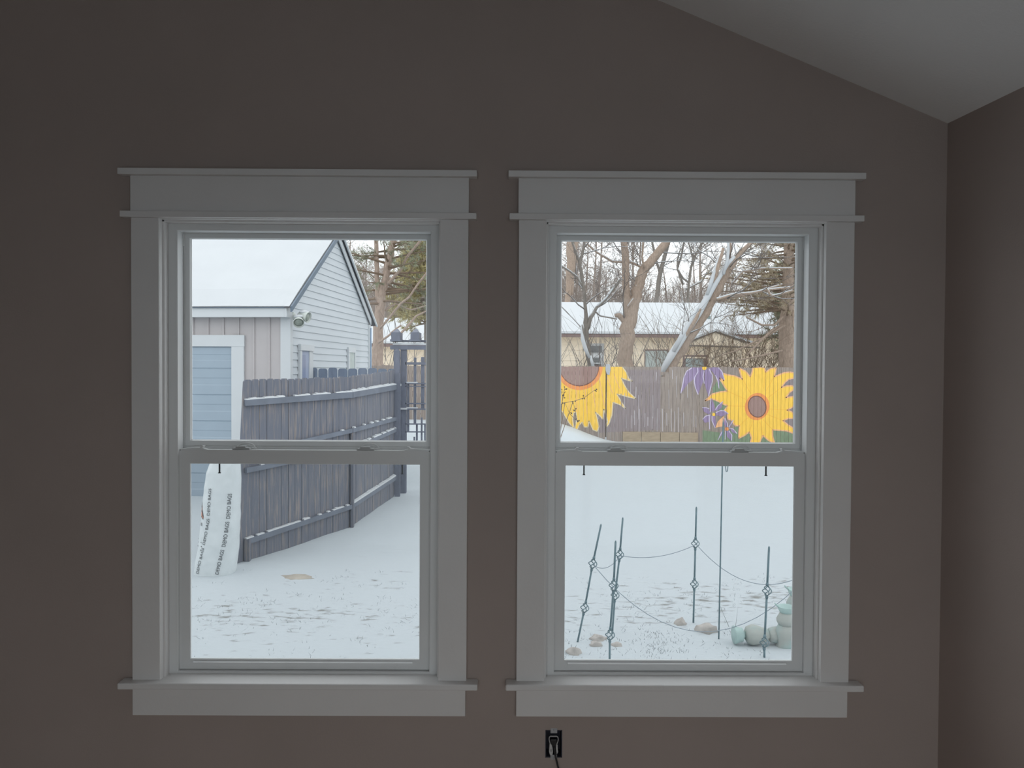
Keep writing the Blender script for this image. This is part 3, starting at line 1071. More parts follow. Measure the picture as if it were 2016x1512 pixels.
FP = [P(481, 748, 7.9), P(690, 741.5, 9.42), P(777, 728.5, 11.2)]     # top line
RL = [  # rail pixel heights at the three stations: top edge, bottom edge
    (787, 799, 771.5, 783, 757, 767),
    (889, 900, 843.5, 851.5, 820.5, 828),
    (921, 931, 879.5, 887.5, 843, 850),
    (1061, 1072, 992.5, 1001, 936.5, 944)]
fen = tag(empty('board_fence', (FP[0].x, FP[0].y, G(FP[0].x, FP[0].y))), 'charcoal dog-eared board fence with snowy rails running back from the bag', 'fence')
rg = random.Random(5)
XPX = (481, 690, 777)
for s in range(2):
    a, b = FP[s], FP[s + 1]
    h = Vector((b.x - a.x, b.y - a.y, 0))
    L = h.length
    h.normalize()
    nrm = Vector((h.y, -h.x, 0))          # towards the yard
    n = round(L / .107)
    wd = L / n
    for k in range(n):
        f = (k + .5) / n
        o = Vector((a.x, a.y, 0)) + h * (k * wd)
        zt = a.z + (b.z - a.z) * f + rg.uniform(-.006, .006)
        g = G(o.x, o.y) - .05
        if s == 0 and k == 0:      # the end board leans out at its foot
            q0 = Vector((a.x, a.y, 0)) - nrm * .021
            put('board', MB().prism([q0 + h * e + Vector((0, 0, z)) for e, z in ((-.125, g), (wd - .003, g), (wd - .003, zt - .02), (wd - .022, zt), (.022, zt), (0, zt - .02))], nrm * .018), M_fence, fen)
            continue
        mb = dogear(MB(), o + h * .0025 - nrm * (.021 + rg.uniform(0, .004)), h, wd - .005, g, zt, .018, nrm, ear=.02)
        put('board', mb, M_fence, fen)
    for r in RL:
        y0, y1 = (r[0], r[1]) if s == 0 else (r[2], r[3])
        y2, y3 = (r[2], r[3]) if s == 0 else (r[4], r[5])
        A0, A1 = P(XPX[s], y0, a.y), P(XPX[s], y1, a.y)
        B0, B1 = P(XPX[s + 1], y2, b.y), P(XPX[s + 1], y3, b.y)
        th = .036
        mb = MB()
        pa, pb = Vector((a.x, a.y, 0)), Vector((b.x, b.y, 0))
        Z = lambda p, z: p + Vector((0, 0, z))
        mb.hexa([Z(pa, A1.z), Z(pb, B1.z), Z(pb, B1.z) + nrm * th, Z(pa, A1.z) + nrm * th, Z(pa, A0.z), Z(pb, B0.z), Z(pb, B0.z) + nrm * th, Z(pa, A0.z) + nrm * th])
        ro = put('rail', mb, M_rail, fen)
        # ragged ridge of snow lying on the rail
        mb = MB()
        m_ = 34
        for k in range(m_):
            f0, f1 = k / m_, (k + 1) / m_
            q = noise.noise(Vector((k * .55 + s * 9, r[0] * .1, 0)))
            lim = {787: -.25 if s == 0 else -.6, 889: .35 if s == 0 else .1, 921: .12 if s == 0 else -.15, 1061: -.05 if s == 0 else -.6}[r[0]]
            if q < lim:
                continue
            hh = .010 + .018 * max(0, min(1, q - lim)) + (.006 if s else 0)
            p0, p1 = Z(pa.lerp(pb, f0), A0.z + (B0.z - A0.z) * f0), Z(pa.lerp(pb, f1), A0.z + (B0.z - A0.z) * f1)
            c = [p0, p1, p1 + nrm * th * .95, p0 + nrm * th * .95]
            up = Vector((0, 0, hh))
            mb.hexa(c + [c[0] + up, c[1] + up, c[2] + up * .7 - nrm * .004, c[3] + up * .7 - nrm * .004])
        if mb.f:
            put('snow', mb, M_snow, ro)['kind'] = 'stuff'
# posts: near end, middle, far end
for k, (zt) in enumerate((P(481, 1061, 7.9).z, P(688, 852, 9.42).z, P(777, 735, 11.2).z)):
    p = FP[k]
    wp = (.05, .035, .075)[k]
    mb = MB().box(p.x + .006, p.x + .006 + wp, p.y - .02, p.y + .045, G(p.x, p.y) - .05, zt)
    put('post', mb, M_gate if k == 2 else M_fence, fen)

# short fence closing the gap between the garage wall and the gate
f2 = tag(empty('picket_fence', (P(700, 800, 11.9).x, 11.9, G(-2.4, 11.9))), 'slate dog-eared picket fence between the white garage wall and the gate', 'fence')
x0 = P(607, 725, 11.9).x
zt = P(690, 725, 11.9).z
for k in range(9):
    x = x0 + k * .1535
    mb = dogear(MB(), (x, 11.9, 0), (1, 0, 0), .139, G(x, 11.9) - .04, zt + random.Random(k).uniform(-.008, .008), .018, (0, 1, 0), ear=.036, n_arc=3)
    put('picket', mb, M_fence2, f2)
for z in (.1, .75, 1.35):
    put('rail', MB().box(x0, x0 + 1.38, 11.921, 11.957, z, z + .089), M_fence2, f2)

# ---------------------------------------------------------------- garden gate under a small pergola
YG = 11.42
gx0 = P(788, 800, YG).x
gate = tag(empty('garden_gate', (P(840, 900, YG).x, YG, G(P(840, 900, YG).x, YG))), 'dark slatted garden gate under a pergola beam at the far end of the fence', 'gate')


def pxbox(nm, xa, xb, ya, yb, Y, dep, m=M_gate, par=gate, bev=0.0):
    a, b = P(xa, ya, Y), P(xb, yb, Y)
    return put(nm, MB().box(a.x, b.x, Y, Y + dep, b.z, a.z), m, par, bevel=bev)


def gpost(xa, xb, ytop, Y, dep):
    a, b = P(xa, ytop, Y), P(xb, ytop, Y)
    g = G(a.x, Y) - .05
    o = put('post', MB().box(a.x, b.x, Y, Y + dep, g, a.z), M_gate, gate)
    cx_, cz = (a.x + b.x) / 2, a.z
    w_ = (b.x - a.x) / 2
    mb = MB().lathe([(w_ * 1.3, 0), (w_ * 1.3, .015), (.005, .045)], (cx_, Y + dep / 2, cz), (0, 0, 1), 4)
    put('post_cap', mb, M_gate, o)
    return o


gpost(775, 786.5, 692, YG - .12, .09)
gpost(788.5, 800, 688, YG, .09)
gpost(893, 905, 688, YG, .09)
hb_ = pxbox('header_beam', 768, 916, 679.5, 689, YG - .03, .04)
pxbox('snow', 773, 913, 675.5, 679.5, YG - .03, .04, M_snow, hb_)
hb_ = pxbox('header_beam', 768, 916, 679.5, 689, YG + .09, .04)
pxbox('top_beam', 784, 905, 669.5, 674, YG + .1, .05)
for c in (778.5, 816.5, 856, 895):
    a = P(c - 10, 654, YG - .1)
    b = P(c + 10, 672, YG - .1)
    mb = MB().box(a.x + .012, b.x - .012, YG - .1, YG + .22, b.z, a.z)
    mb.box(a.x - .005, b.x + .005, YG - .105, YG + .225, b.z, b.z + .03)
    mb.hexa([(a.x + .03, YG - .1, a.z), (b.x - .03, YG - .1, a.z), (b.x - .03, YG + .22, a.z), (a.x + .03, YG + .22, a.z), ((a.x + b.x) / 2 - .015, YG + .04, a.z + .055), ((a.x + b.x) / 2 + .015, YG + .04, a.z + .055), ((a.x + b.x) / 2 + .015, YG + .08, a.z + .055), ((a.x + b.x) / 2 - .015, YG + .08, a.z + .055)])
    put('rafter_block', mb, M_gate, gate)
for i, (c, wd, ya, yb) in enumerate(((803.5, 4, 752, 850), (817, 4.6, 704, 836), (832, 6.4, 703, 806), (848, 4.6, 704, 850), (862, 5, 704, 850), (877, 4.6, 704, 850), (889, 4, 704, 850), (820.5, 3.6, 836, 884), (830, 3.2, 822, 884), (836.5, 3, 836, 884), (815.5, 3, 860, 884))):
    pxbox('slat', c - wd / 2, c + wd / 2, ya, yb, YG + .02, .02)
for ya, yb, sn in ((713, 718.5, 0), (754, 757, 1), (759.5, 762, 0), (793, 796.5, 0), (804, 807.5, 1), (833.5, 836.5, 0), (849, 852, 0)):
    ro = pxbox('crossbar', 798, 895, ya, yb, YG + .0, .02)
    if sn:
        pxbox('snow', 800, 822, ya - 2.2, ya, YG, .02, M_snow, ro)
# snow lodged where the rails meet the post
for (xa, xb, ya, yb, Y) in ((771, 789, 755.5, 760, YG - .14), (776, 801, 803, 806.5, YG - .03), (776, 786, 845, 850, YG - .14)):
    pxbox('snow_ledge', xa, xb, ya, yb, Y, .06, M_snow)

# ---------------------------------------------------------------- garage
AX, AY = P(570, 800, 11.0).x, 11.0
GRZ = -math.radians(5.67)
gz = -.30
gar = tag(empty('garage', (AX, AY, gz), GRZ), 'white gabled garage with a snow covered roof and blue grey door', 'garage')
cg, sg = math.cos(GRZ), math.sin(GRZ)


def zpx(py, Y):
    return P(600, py, Y).z - gz


DEP = 4.09
HE = zpx(601, 11.0)           # roof edge height
HF = zpx(627, 11.0)           # underside of the fascia
HP = HE + 1.44                # peak
GW = 7.2


def gput(nm, mb, m, par=gar, **k):
    return put(nm, mb, m, par, local=True, **k)


# walls
gput('front_wall', MB().box(-GW, -.01, 0.0, .1, 0, HE - .03), M_batten)
gput('back_wall', MB().box(-GW, -.01, DEP - .1, DEP, 0, HE - .03), M_batten)
mb = MB().prism([(-.06, .05, 0), (-.06, DEP - .05, 0), (-.06, DEP - .05, HE - .05), (-.06, DEP / 2, HP - .1), (-.06, .05, HE - .05)], (-.08, 0, 0))
gput('gable_wall', mb, M_white_side)
k = 0
while True:                    # lap siding, each course one board
    z0 = .02 + k * .1065
    z1 = z0 + .118
    if z0 > HP - .12:
        break

    def yr(z):
        if z < HE - .02:
            return 0.0, DEP
        t = (z - (HE - .02)) / (HP - HE)
        return DEP / 2 * t, DEP - DEP / 2 * t
    z1 = min(z1, HP - .02)
    a0, b0 = yr(z0)
    a1, b1 = yr(z1)
    mb = MB().hexa([(-.05, a0, z0), (.004, a0, z0), (.004, b0, z0), (-.05, b0, z0), (-.05, a1, z1), (-.010, a1, z1), (-.010, b1, z1), (-.05, b1, z1)])
    gput('siding_board', mb, M_white_side)
    k += 1
# corner boards, fascia
gput('corner_board', MB().box(-.125, .022, -.022, 0.0, 0, HF + .02), M_white_trim_out)
gput('corner_board', MB().box(-.02, .022, -.0, .07, 0, HF + .08), M_white_trim_out)
gput('corner_board', MB().box(-.02, .022, DEP - .09, DEP + .02, 0, HE - .04), M_white_trim_out)
gput('downspout', MB().tube([(.04, DEP - .03, HE - .1), (.04, DEP - .03, .1)], .013, 6), mat('pale_blue_spout', RGB(150, 176, 204, 1.2), .4, var=.04, scale=4))
gput('fascia_board', MB().box(-GW, -.01, -.17, -.15, HF + .008, HE - .012), M_white_trim_out)
gput('soffit', MB().box(-GW, -.01, -.15, 0, HF + .012, HF + .03), M_white_trim_out)
gput('eave_return', MB().box(-.012, .024, -.17, .02, HF + .008, HE - .03), M_white_trim_out)
sl = (HP - HE) / (DEP / 2)
for s in (0, 1):               # two roof slopes
    if s == 0:
        y0, y1 = -.19, DEP / 2
    else:
        y0, y1 = DEP + .19, DEP / 2
    za, zb_ = HE - sl * .19 * .3, HP
    re = .07 if s == 0 else .035
    mb = MB().hexa([(-GW - .1, y0, za - .012), (.10, y0, za - .012), (.10, y1, zb_ - .012), (-GW - .1, y1, zb_ - .012), (-GW - .1, y0, za), (.10, y0, za), (.10, y1, zb_), (-GW - .1, y1, zb_)])
    rf = gput('roof_slope', mb, M_shingle)
    mb = MB().hexa([(.085, y0, za - re), (.112, y0, za - re), (.112, y1, zb_ - re), (.085, y1, zb_ - re), (.085, y0, za + .008), (.112, y0, za + .008), (.112, y1, zb_ + .008), (.085, y1, zb_ + .008)])
    gput('rake_edge', mb, M_drip if s == 0 else M_white_trim_out, rf)
    mb = MB().hexa([(.03, y0 * .9 + y1 * .1, za * .9 + zb_ * .1 - .15), (.05, y0 * .9 + y1 * .1, za * .9 + zb_ * .1 - .15), (.05, y1, zb_ - .15), (.03, y1, zb_ - .15), (.03, y0 * .9 + y1 * .1, za * .9 + zb_ * .1 - .04), (.05, y0 * .9 + y1 * .1, za * .9 + zb_ * .1 - .04), (.05, y1, zb_ - .04), (.03, y1, zb_ - .04)])
    gput('frieze_board', mb, M_white_trim_out, rf)
    # snow blanket with a soft uneven edge
    mb = MB()
    nu, nv = 60, 14
    for q in range(nv + 1):
        for i in range(nu + 1):
            t = q / nv
            e = i / nu
            x = -GW - .1 + (GW + .17) * e
            yy = y0 + (y1 - y0) * t
            zz = za + (zb_ - za) * t
            th = .075 * min(1, (t + .02) * 6) * min(1, (1 - e) * 30 + .25) + .012 * noise.noise(Vector((x * 2, yy * 3, s)))
            mb.v.append(Vector((x, yy, zz + .004 + max(th, .006))))
    for q in range(nv):
        for i in range(nu):
            a = q * (nu + 1) + i
            mb.f.append((a, a + 1, a + nu + 2, a + nu + 1) if s == 0 else (a, a + nu + 1, a + nu + 2, a + 1))
    mb.mi = [0] * len(mb.f)
    mb.face([(-GW - .1, y0, za + .004), (.07, y0, za + .004), (.07, y1, zb_ + .004), (-GW - .1, y1, zb_ + .004)])
    gput('roof_snow', mb, M_snow, rf)
# drip edge line under the snow
gput('drip_edge', MB().box(-GW - .1, .0, -.195, -.17, HE - .052, HE - .042), M_drip)
# battens on the front wall
DX1, DX0 = -.845, -.845 - 2.6      # door opening
ZD = zpx(683, 11.0)
ZH = zpx(660, 11.0)
for i in range(30):
    x = -.298 - i * .2275
    if x < -GW:
        break
    over = x < DX1 + .20 and x > DX0 - .2
    gput('batten', MB().box(x - .012, x + .012, -.016, 0, ZH if over else 0, HF + .01), M_batten)
dtop = [ZD] + [zpx(p, 11.0) for p in (726.5, 779, 831, 883, 935)] + [0.02]
gput('door_casing', MB().box(DX1 - .005, -.662, -.035, .0, 0, ZH), M_white_trim_out, bevel=.004)
gput('door_casing', MB().box(DX0 - .18, DX0 + .005, -.035, .0, 0, ZH), M_white_trim_out, bevel=.004)
gput('door_casing', MB().box(DX0 - .18, -.655, -.04, .0, ZD, ZH), M_white_trim_out, bevel=.004)
gd = gput('garage_door', MB().box(DX0, DX1, -.004, .0, 0.0, ZD), M_gdoor)
for a, b in zip(dtop, dtop[1:]):
    hh = a - b
    pr = [(-.004, b + .004), (-.014, b + .010), (-.014, b + hh * .36), (-.010, b + hh * .40), (-.010, b + hh * .62), (-.014, b + hh * .66), (-.014, a - .012), (-.004, a - .004)]
    mb = MB().prism([(DX0, y, z) for y, z in pr], (DX1 - DX0, 0, 0))
    gput('door_panel', mb, M_gdoor, gd)
# side door and small window in the gable wall
yA, yB_ = .32, .88
ztd = P(590, 678, 11.35).z - gz
sd_ = gput('side_door', MB().box(.0, .018, yA + .06, yB_ - .16, 0.0, ztd - .09), M_sdoor)
gput('door_glass', MB().box(.015, .022, yA + .10, yA + .26, .9, ztd - .15), mat('door_pane_lavender', RGB(152, 162, 188, 1.2), .3, var=.05, scale=4), sd_)
gput('side_door_casing', MB().box(.0, .04, yA, yA + .07, 0, ztd - .09), M_white_trim_out)
gput('side_door_casing', MB().box(.0, .03, yB_ - .16, yB_, 0, ztd - .09), M_white_trim_out)
gput('side_door_casing', MB().box(.0, .049, yA - .004, yB_ + .004, ztd - .088, ztd + .003), M_white_trim_out)
wA, wB = 2.66, 3.10
ztw = P(688, 684, 13.75).z - gz
sw = gput('side_window', MB().box(.0, .016, wA + .07, wB - .06, .9, ztw - .09), M_curtain)
for a, b, c_, d_ in ((wA, wA + .07, .901, ztw - .091), (wB - .06, wB, .901, ztw - .091), (wA, wB, ztw - .09, ztw), (wA, wB, .8, .9)):
    gput('window_casing', MB().box(.0, .035, a, b, c_, d_), M_white_trim_out, sw)

# twin flood light under the eave
fl = P(590, 625, 10.96)
lampo = tag(empty('flood_light', (P(578, 626, 11.1).x, 11.1, fl.z - .1)), 'twin headed white flood light with snow on it, under the garage eave', 'light')
c = P(580, 622, 11.08)
put('junction_box', MB().lathe([(.055, 0), (.055, .03), (.03, .045)], c + Vector((-.04, .03, 0)), (1, -.2, 0), 14), M_lampw, lampo, smooth=False)
for (px, py, Y, axv) in ((600, 623, 10.98, (.95, -.3, -.25)), (588, 632, 10.92, (.2, -.75, -.5))):
    o = P(px, py, Y)
    ax = Vector(axv).normalized()
    hd = put('lamp_head', MB().lathe([(.028, -.11), (.044, -.095), (.050, -.045), (.066, .0), (.078, .06), (.074, .063), (.062, .02)], o, ax, 18), M_lampw, lampo, smooth=True)
    put('bulb', MB().lathe([(.058, .02), (.064, .038), (.04, .052), (.005, .057)], o, ax, 16), M_lampd, hd, smooth=True)
    put('arm', MB().tube([c, c.lerp(o, .5) + Vector((0, -.02, .01)), o - ax * .09], .012, 6), M_lampw, hd, smooth=True)
    put('snow_cap', MB().ball(o + Vector((0, 0, .058)) - ax * .01, (.075, .055, .026), 10, 6, jit=.3, seed=3), M_snow, hd, smooth=True)

# ---------------------------------------------------------------- far fence with painted flowers
YF = 18.5
mural = tag(empty('mural_fence', (P(1340, 868, YF).x, YF, G(5, YF))), 'weathered board fence painted with yellow sunflowers and purple flowers', 'fence')
PAINTS = [M_wood, M_petal, M_peach, M_cream, M_orangep, M_disc, M_discr, M_purple, M_lav, M_green, M_mauve, mat('deep_yellow_paint', (.85, .45, .06, 1), .7, var=.06, scale=7), mat('gap_light_and_streak_paint', RGB(206, 198, 200, 1.2), .8, var=.08, scale=9)]
LAY = []      # (convex polygons in fence plane (x, z), paint index, lift)


def f2d(px, py):
    p = P(px, py, YF)
    return (p.x, p.z)


def add_poly(pts, paint, lift):
    lift += len(LAY) * 4e-6
    pts = [f2d(*p) for p in pts]
    tri = tessellate_polygon([[Vector((x, z, 0)) for x, z in pts]])
    for t in tri:
        LAY.append(([pts[k] for k in t], paint, lift))


def add_stroke(pts, w, paint, lift, closed=False):
    """a brush line; w in pixels"""
    if closed:
        pts = pts + [pts[0]]
    lift += len(LAY) * 4e-6
    for (a, b) in zip(pts, pts[1:]):
        L = math.dist(a, b)
        if L < 1e-6:
            continue
        nx_, ny_ = -(b[1] - a[1]) / L * w / 2, (b[0] - a[0]) / L * w / 2
        q = [(a[0] - nx_, a[1] - ny_), (b[0] - nx_, b[1] - ny_), (b[0] + nx_, b[1] + ny_), (a[0] + nx_, a[1] + ny_)]
        LAY.append(([f2d(*p) for p in q], paint, lift))


def ell(cx_, cy_, rx, ry, n=28, rot=0.0):
    r = []
    for k in range(n):
        a = 2 * math.pi * k / n
        x, y = rx * math.cos(a), ry * math.sin(a)
        r.append((cx_ + x * math.cos(rot) - y * math.sin(rot), cy_ + x * math.sin(rot) + y * math.cos(rot)))
    return r


def Z(ox_, oy_, s, pts):
    return [(ox_ + x / s, oy_ + y / s) for x, y in pts]


# green and mauve ground coats
add_poly([(1383, 847), (1420, 852), (1456, 838), (1470, 848), (1530, 845), (1572, 858), (1600, 860), (1600, 880), (1383, 880)], 9, .0006)
add_poly([(1403, 764), (1417, 743), (1433, 770), (1404, 777)], 9, .0006)
add_poly([(1404, 787), (1430, 797), (1436, 820), (1410, 806)], 9, .0006)
add_poly([(1215, 728), (1300, 728), (1300, 846), (1180, 852), (1168, 800), (1186, 800), (1205, 775)], 10, .0004)
add_poly([(1530, 740), (1600, 735), (1600, 850), (1535, 840)], 10, .0004)
# large sunflower on the right
SF = [(1480, 735), (1483, 723.5), (1505, 723.5), (1507, 733), (1517, 726), (1528, 724), (1524, 742), (1543, 734), (1555, 732.5), (1570, 736), (1571, 742), (1552, 747), (1545, 753), (1538, 763), (1549, 760), (1559, 759.5), (1567, 764), (1555, 772), (1547, 783), (1560, 781), (1571, 776), (1570, 788), (1561, 801), (1549, 807.5), (1559, 811), (1568, 823), (1552, 824), (1541, 828), (1552, 837), (1562, 843), (1572, 846), (1572, 856), (1560, 852), (1549, 848), (1521, 846), (1521, 859), (1525, 873), (1513, 867), (1502, 857), (1497, 868), (1493, 876), (1476, 876), (1480, 862), (1475, 850), (1466, 857), (1454, 863), (1456, 838), (1447, 838), (1440, 827), (1433, 825), (1432, 815), (1424, 811), (1433, 799), (1425, 796), (1412, 789), (1402, 785), (1388, 789), (1402, 776), (1416, 772), (1432, 770), (1424, 757), (1416, 744), (1425, 750), (1421, 734), (1432, 738), (1446, 740), (1462, 747), (1458, 737), (1455, 725), (1468, 731), (1477, 742)]
add_poly(SF, 1, .0014)
add_stroke(SF, 2.6, 2, .0018, True)
for a, b in (((1462, 747), (1478, 775)), ((1507, 733), (1503, 765)), ((1524, 742), (1508, 770)), ((1538, 763), (1512, 783)), ((1549, 807), (1512, 805)), ((1541, 828), (1508, 815)), ((1521, 846), (1502, 826)), ((1502, 857), (1496, 830)), ((1475, 850), (1483, 828)), ((1456, 838), (1475, 820)), ((1432, 799), (1468, 800)), ((1432, 770), (1472, 788))):
    add_stroke([a, b], 1.0, 11, .0018)
add_poly(ell(1490.5, 800.5, 24, 27, rot=.25), 4, .0020)
add_poly(ell(1490.5, 800.5, 18.4, 22, rot=-.25), 6, .0024)
add_poly(ell(1490.5, 800.5, 16.4, 20, rot=-.25), 5, .0028)
# half sunflower on the left
SL_ = Z(1100, 715, 9.756, [(-430, 70), (1220, 70), (1300, 180), (1345, 300), (1420, 350), (1300, 320), (1200, 285), (1260, 420), (1350, 560), (1485, 685), (1300, 640), (1115, 590), (1200, 740), (1285, 875), (1180, 800), (1040, 750), (1020, 1000), (960, 1170), (895, 1245), (940, 1120), (890, 950), (865, 880), (850, 1085), (800, 1020), (705, 940), (740, 1060), (772, 1220), (740, 1310), (660, 1280), (580, 1105), (560, 1225), (490, 1225), (450, 1130), (400, 1180), (340, 1300), (310, 1240), (350, 1080), (330, 940), (285, 950), (268, 1080), (290, 1250), (200, 1150), (80, 940), (40, 900), (-60, 1010), (-110, 860), (-230, 1000), (-250, 750), (-390, 800), (-495, 875), (-410, 740), (-325, 590), (-510, 640), (-695, 685), (-560, 560), (-470, 420), (-410, 285), (-630, 350), (-510, 180)])
add_poly(SL_, 1, .0014)
add_stroke(SL_[1:], 2.0, 3, .0018)
add_poly([p for p in ell(1140.5, 722, 46, 46, 40) if p[1] >= 721.9], 4, .0020)
add_poly([p for p in ell(1140.5, 722, 39, 38.5, 40) if p[1] >= 721.9], 6, .0024)
add_poly([p for p in ell(1140.5, 722, 37.5, 36.5, 40) if p[1] >= 721.9], 5, .0028)
for a, b in (((1165, 755), (1172, 800)), ((1152, 765), (1156, 815)), ((1135, 768), (1136, 812)), ((1122, 765), (1120, 805)), ((1180, 745), (1190, 800)), ((1195, 740), (1206, 775)), ((1208, 735), (1220, 765))):
    add_stroke([a, b], 1.2, 2, .0018)
# purple flowers
zz8 = lambda pts: Z(1320, 715, 9.446, pts)
PF = [[(600, 80), (380, 80), (260, 220), (230, 380), (190, 560), (330, 375), (430, 300), (560, 140)],
      [(600, 120), (500, 170), (440, 300), (450, 440), (515, 585), (575, 420), (625, 300), (630, 130)],
      [(640, 120), (630, 350), (660, 480), (708, 615), (770, 420), (778, 260), (720, 110)],
      [(690, 90), (790, 170), (850, 270), (885, 370), (905, 470), (915, 320), (900, 180), (880, 80)],
      [(760, 75), (890, 80), (960, 170), (1000, 310), (900, 250), (840, 200)]]
for p in PF:
    add_poly(zz8(p), 7, .0034)
for p in ([(400, 85), (300, 150), (250, 260), (225, 400), (190, 560)], [(500, 80), (510, 160), (450, 260), (440, 340), (460, 450), (515, 585)], [(625, 140), (605, 250), (625, 380)], [(720, 110), (775, 220), (775, 340), (740, 480), (708, 615)], [(830, 220), (880, 320), (890, 400), (905, 470)], [(890, 80), (960, 160), (980, 230), (1000, 310)]):
    add_stroke(zz8(p), 1.9, 8, .0038)
add_poly(ell(1386.5, 724.5, 4.2, 4.4, 12), 1, .0042)
PF2 = [[(740, 910), (735, 780), (755, 650), (800, 740), (830, 880)], [(830, 880), (880, 790), (975, 715), (945, 830), (860, 890)], [(840, 920), (930, 875), (1000, 880), (1070, 940), (950, 990), (850, 970)], [(745, 930), (700, 850), (590, 820), (620, 900), (700, 950)], [(740, 960), (650, 980), (595, 1045), (640, 1110), (720, 1090), (760, 980)], [(770, 970), (765, 1060), (830, 1205), (850, 1120), (830, 980)]]
for p in PF2:
    add_poly(zz8(p), 7, .0034)
for p in ([(740, 910), (738, 780), (755, 650)], [(830, 870), (880, 790), (975, 715)], [(840, 920), (930, 880), (1000, 885), (1075, 940)], [(590, 825), (660, 825), (720, 850)], [(595, 1045), (650, 985), (740, 960)], [(770, 980), (770, 1070), (830, 1205)], [(720, 960), (728, 1230)]):
    add_stroke(zz8(p), 1.7, 8, .0038)
add_poly(ell(1405, 816, 3.0, 3.4, 10), 1, .0042)
add_poly(zz8([(990, 980), (880, 1080), (835, 1200), (980, 1175), (1005, 1050)]), 2, .0036)
PF3 = [[(1030, 1190), (990, 1120), (1005, 1020), (1060, 1120), (1060, 1190)], [(1080, 1190), (1100, 1120), (1170, 1050), (1130, 1160)], [(1090, 1205), (1170, 1220), (1235, 1310), (1150, 1290)], [(1030, 1260), (1050, 1370), (1130, 1445), (1145, 1350), (1090, 1250)], [(1000, 1230), (930, 1290), (880, 1430), (950, 1340)]]
for p in PF3:
    add_poly(zz8(p), 7, .0034)
for p in ([(1010, 1020), (1055, 1120), (1060, 1185)], [(1085, 1190), (1170, 1055)], [(1090, 1205), (1170, 1225), (1235, 1310)], [(1090, 1260), (1140, 1340), (1135, 1440)], [(1020, 1260), (1015, 1420)], [(960, 1270), (880, 1430)]):
    add_stroke(zz8(p), 1.6, 8, .0040)
add_poly(ell(1431, 844.5, 3.6, 3.6, 10), 4, .0044)
# low pale strokes paint in light seen through board gaps; more streaks above
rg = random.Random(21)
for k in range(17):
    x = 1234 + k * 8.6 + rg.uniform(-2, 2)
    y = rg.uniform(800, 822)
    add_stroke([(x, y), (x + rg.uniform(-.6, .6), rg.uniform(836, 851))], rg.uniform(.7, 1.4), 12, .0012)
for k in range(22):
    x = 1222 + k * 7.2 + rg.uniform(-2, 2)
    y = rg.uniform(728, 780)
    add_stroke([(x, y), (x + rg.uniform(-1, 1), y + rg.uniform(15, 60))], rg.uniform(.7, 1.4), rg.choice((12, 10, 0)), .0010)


def clip(poly, xa, xb):
    for lim, sgn in ((xa, 1), (xb, -1)):
        o = []
        for i in range(len(poly)):
            a, b = poly[i], poly[(i + 1) % len(poly)]
            ia, ib = (a[0] - lim) * sgn >= 0, (b[0] - lim) * sgn >= 0
            if ia:
                o.append(a)
            if ia != ib:
                t = (lim - a[0]) / (b[0] - a[0])
                o.append((lim, a[1] + (b[1] - a[1]) * t))
        poly = o
        if len(poly) < 3:
            return None
    return poly


def clipz(poly, zt):
    o = []
    for i in range(len(poly)):
        a, b = poly[i], poly[(i + 1) % len(poly)]
        ia, ib = a[1] <= zt, b[1] <= zt
        if ia:
            o.append(a)
        if ia != ib:
            t = (zt - a[1]) / (b[1] - a[1])
            o.append((a[0] + (b[0] - a[0]) * t, zt))
    return o if len(o) >= 3 else None


PIT = .0935
xa0, xb0 = P(728, 800, YF).x, P(1800, 800, YF).x
nb = int((xb0 - xa0) / PIT)
xgap = P(1187.5, 800, YF).x
ztop = P(1340, 722.7, YF).z
rg = random.Random(8)
for k in range(nb):
    x0 = xa0 + k * PIT
    x1 = x0 + PIT - .005
    if x0 < xgap < x0 + PIT:
        x1 -= .030
    cxp = (x0 + x1) / 2
    pxc = 1000.7 + cxp / YF * FPX
    zt = ztop + rg.uniform(-.008, .012)
    if 1301 < pxc < 1318:
        zt = P(1310, 746 - (pxc - 1301) * .9, YF).z      # boards cut away round the leaning trunk
    zb = min(G(cxp, YF - .1), G(cxp, YF)) - .05
    yo = rg.uniform(-.004, .004)
    mb = MB().box(x0, x1, YF + yo, YF + yo + .017, zb, zt)
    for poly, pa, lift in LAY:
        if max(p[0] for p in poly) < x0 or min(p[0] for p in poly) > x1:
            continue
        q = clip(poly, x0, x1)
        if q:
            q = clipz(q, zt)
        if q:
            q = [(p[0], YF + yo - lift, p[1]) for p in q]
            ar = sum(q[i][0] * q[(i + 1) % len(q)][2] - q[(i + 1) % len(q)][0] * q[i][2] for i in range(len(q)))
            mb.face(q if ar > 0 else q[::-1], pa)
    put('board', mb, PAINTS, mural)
for z in (.25, .95, 1.5):
    put('rail', MB().box(xa0, xb0, YF + .024, YF + .06, z, z + .085), M_wood, mural)
put('gap_backing', MB().box(xgap - .07, xgap + .09, YF + .062, YF + .08, 0, ztop - .03), M_wood, mural)  # added board behind the gap, darkens it by hiding the bright snow beyond
a, b = P(1226, 850, YF - .03), P(1375, 868, YF - .03)
n = 4
for k in range(n):
    xa, xb = a.x + (b.x - a.x) * k / n, a.x + (b.x - a.x) * (k + 1) / n - .012
    put('kick_board', MB().box(xa, xb, YF - .035, YF - .012, b.z - .05, a.z - .004 * k), M_kick, mural)
a = P(1197, 722, YF - .03)
put('latch', MB().prism([(P(x, y, YF - .03).x, YF - .03, P(x, y, YF - .03).z) for x, y in ((1193, 717), (1201, 717), (1202, 727), (1200, 738), (1195, 737), (1192, 728))], (0, .02, 0)), M_steel, mural)
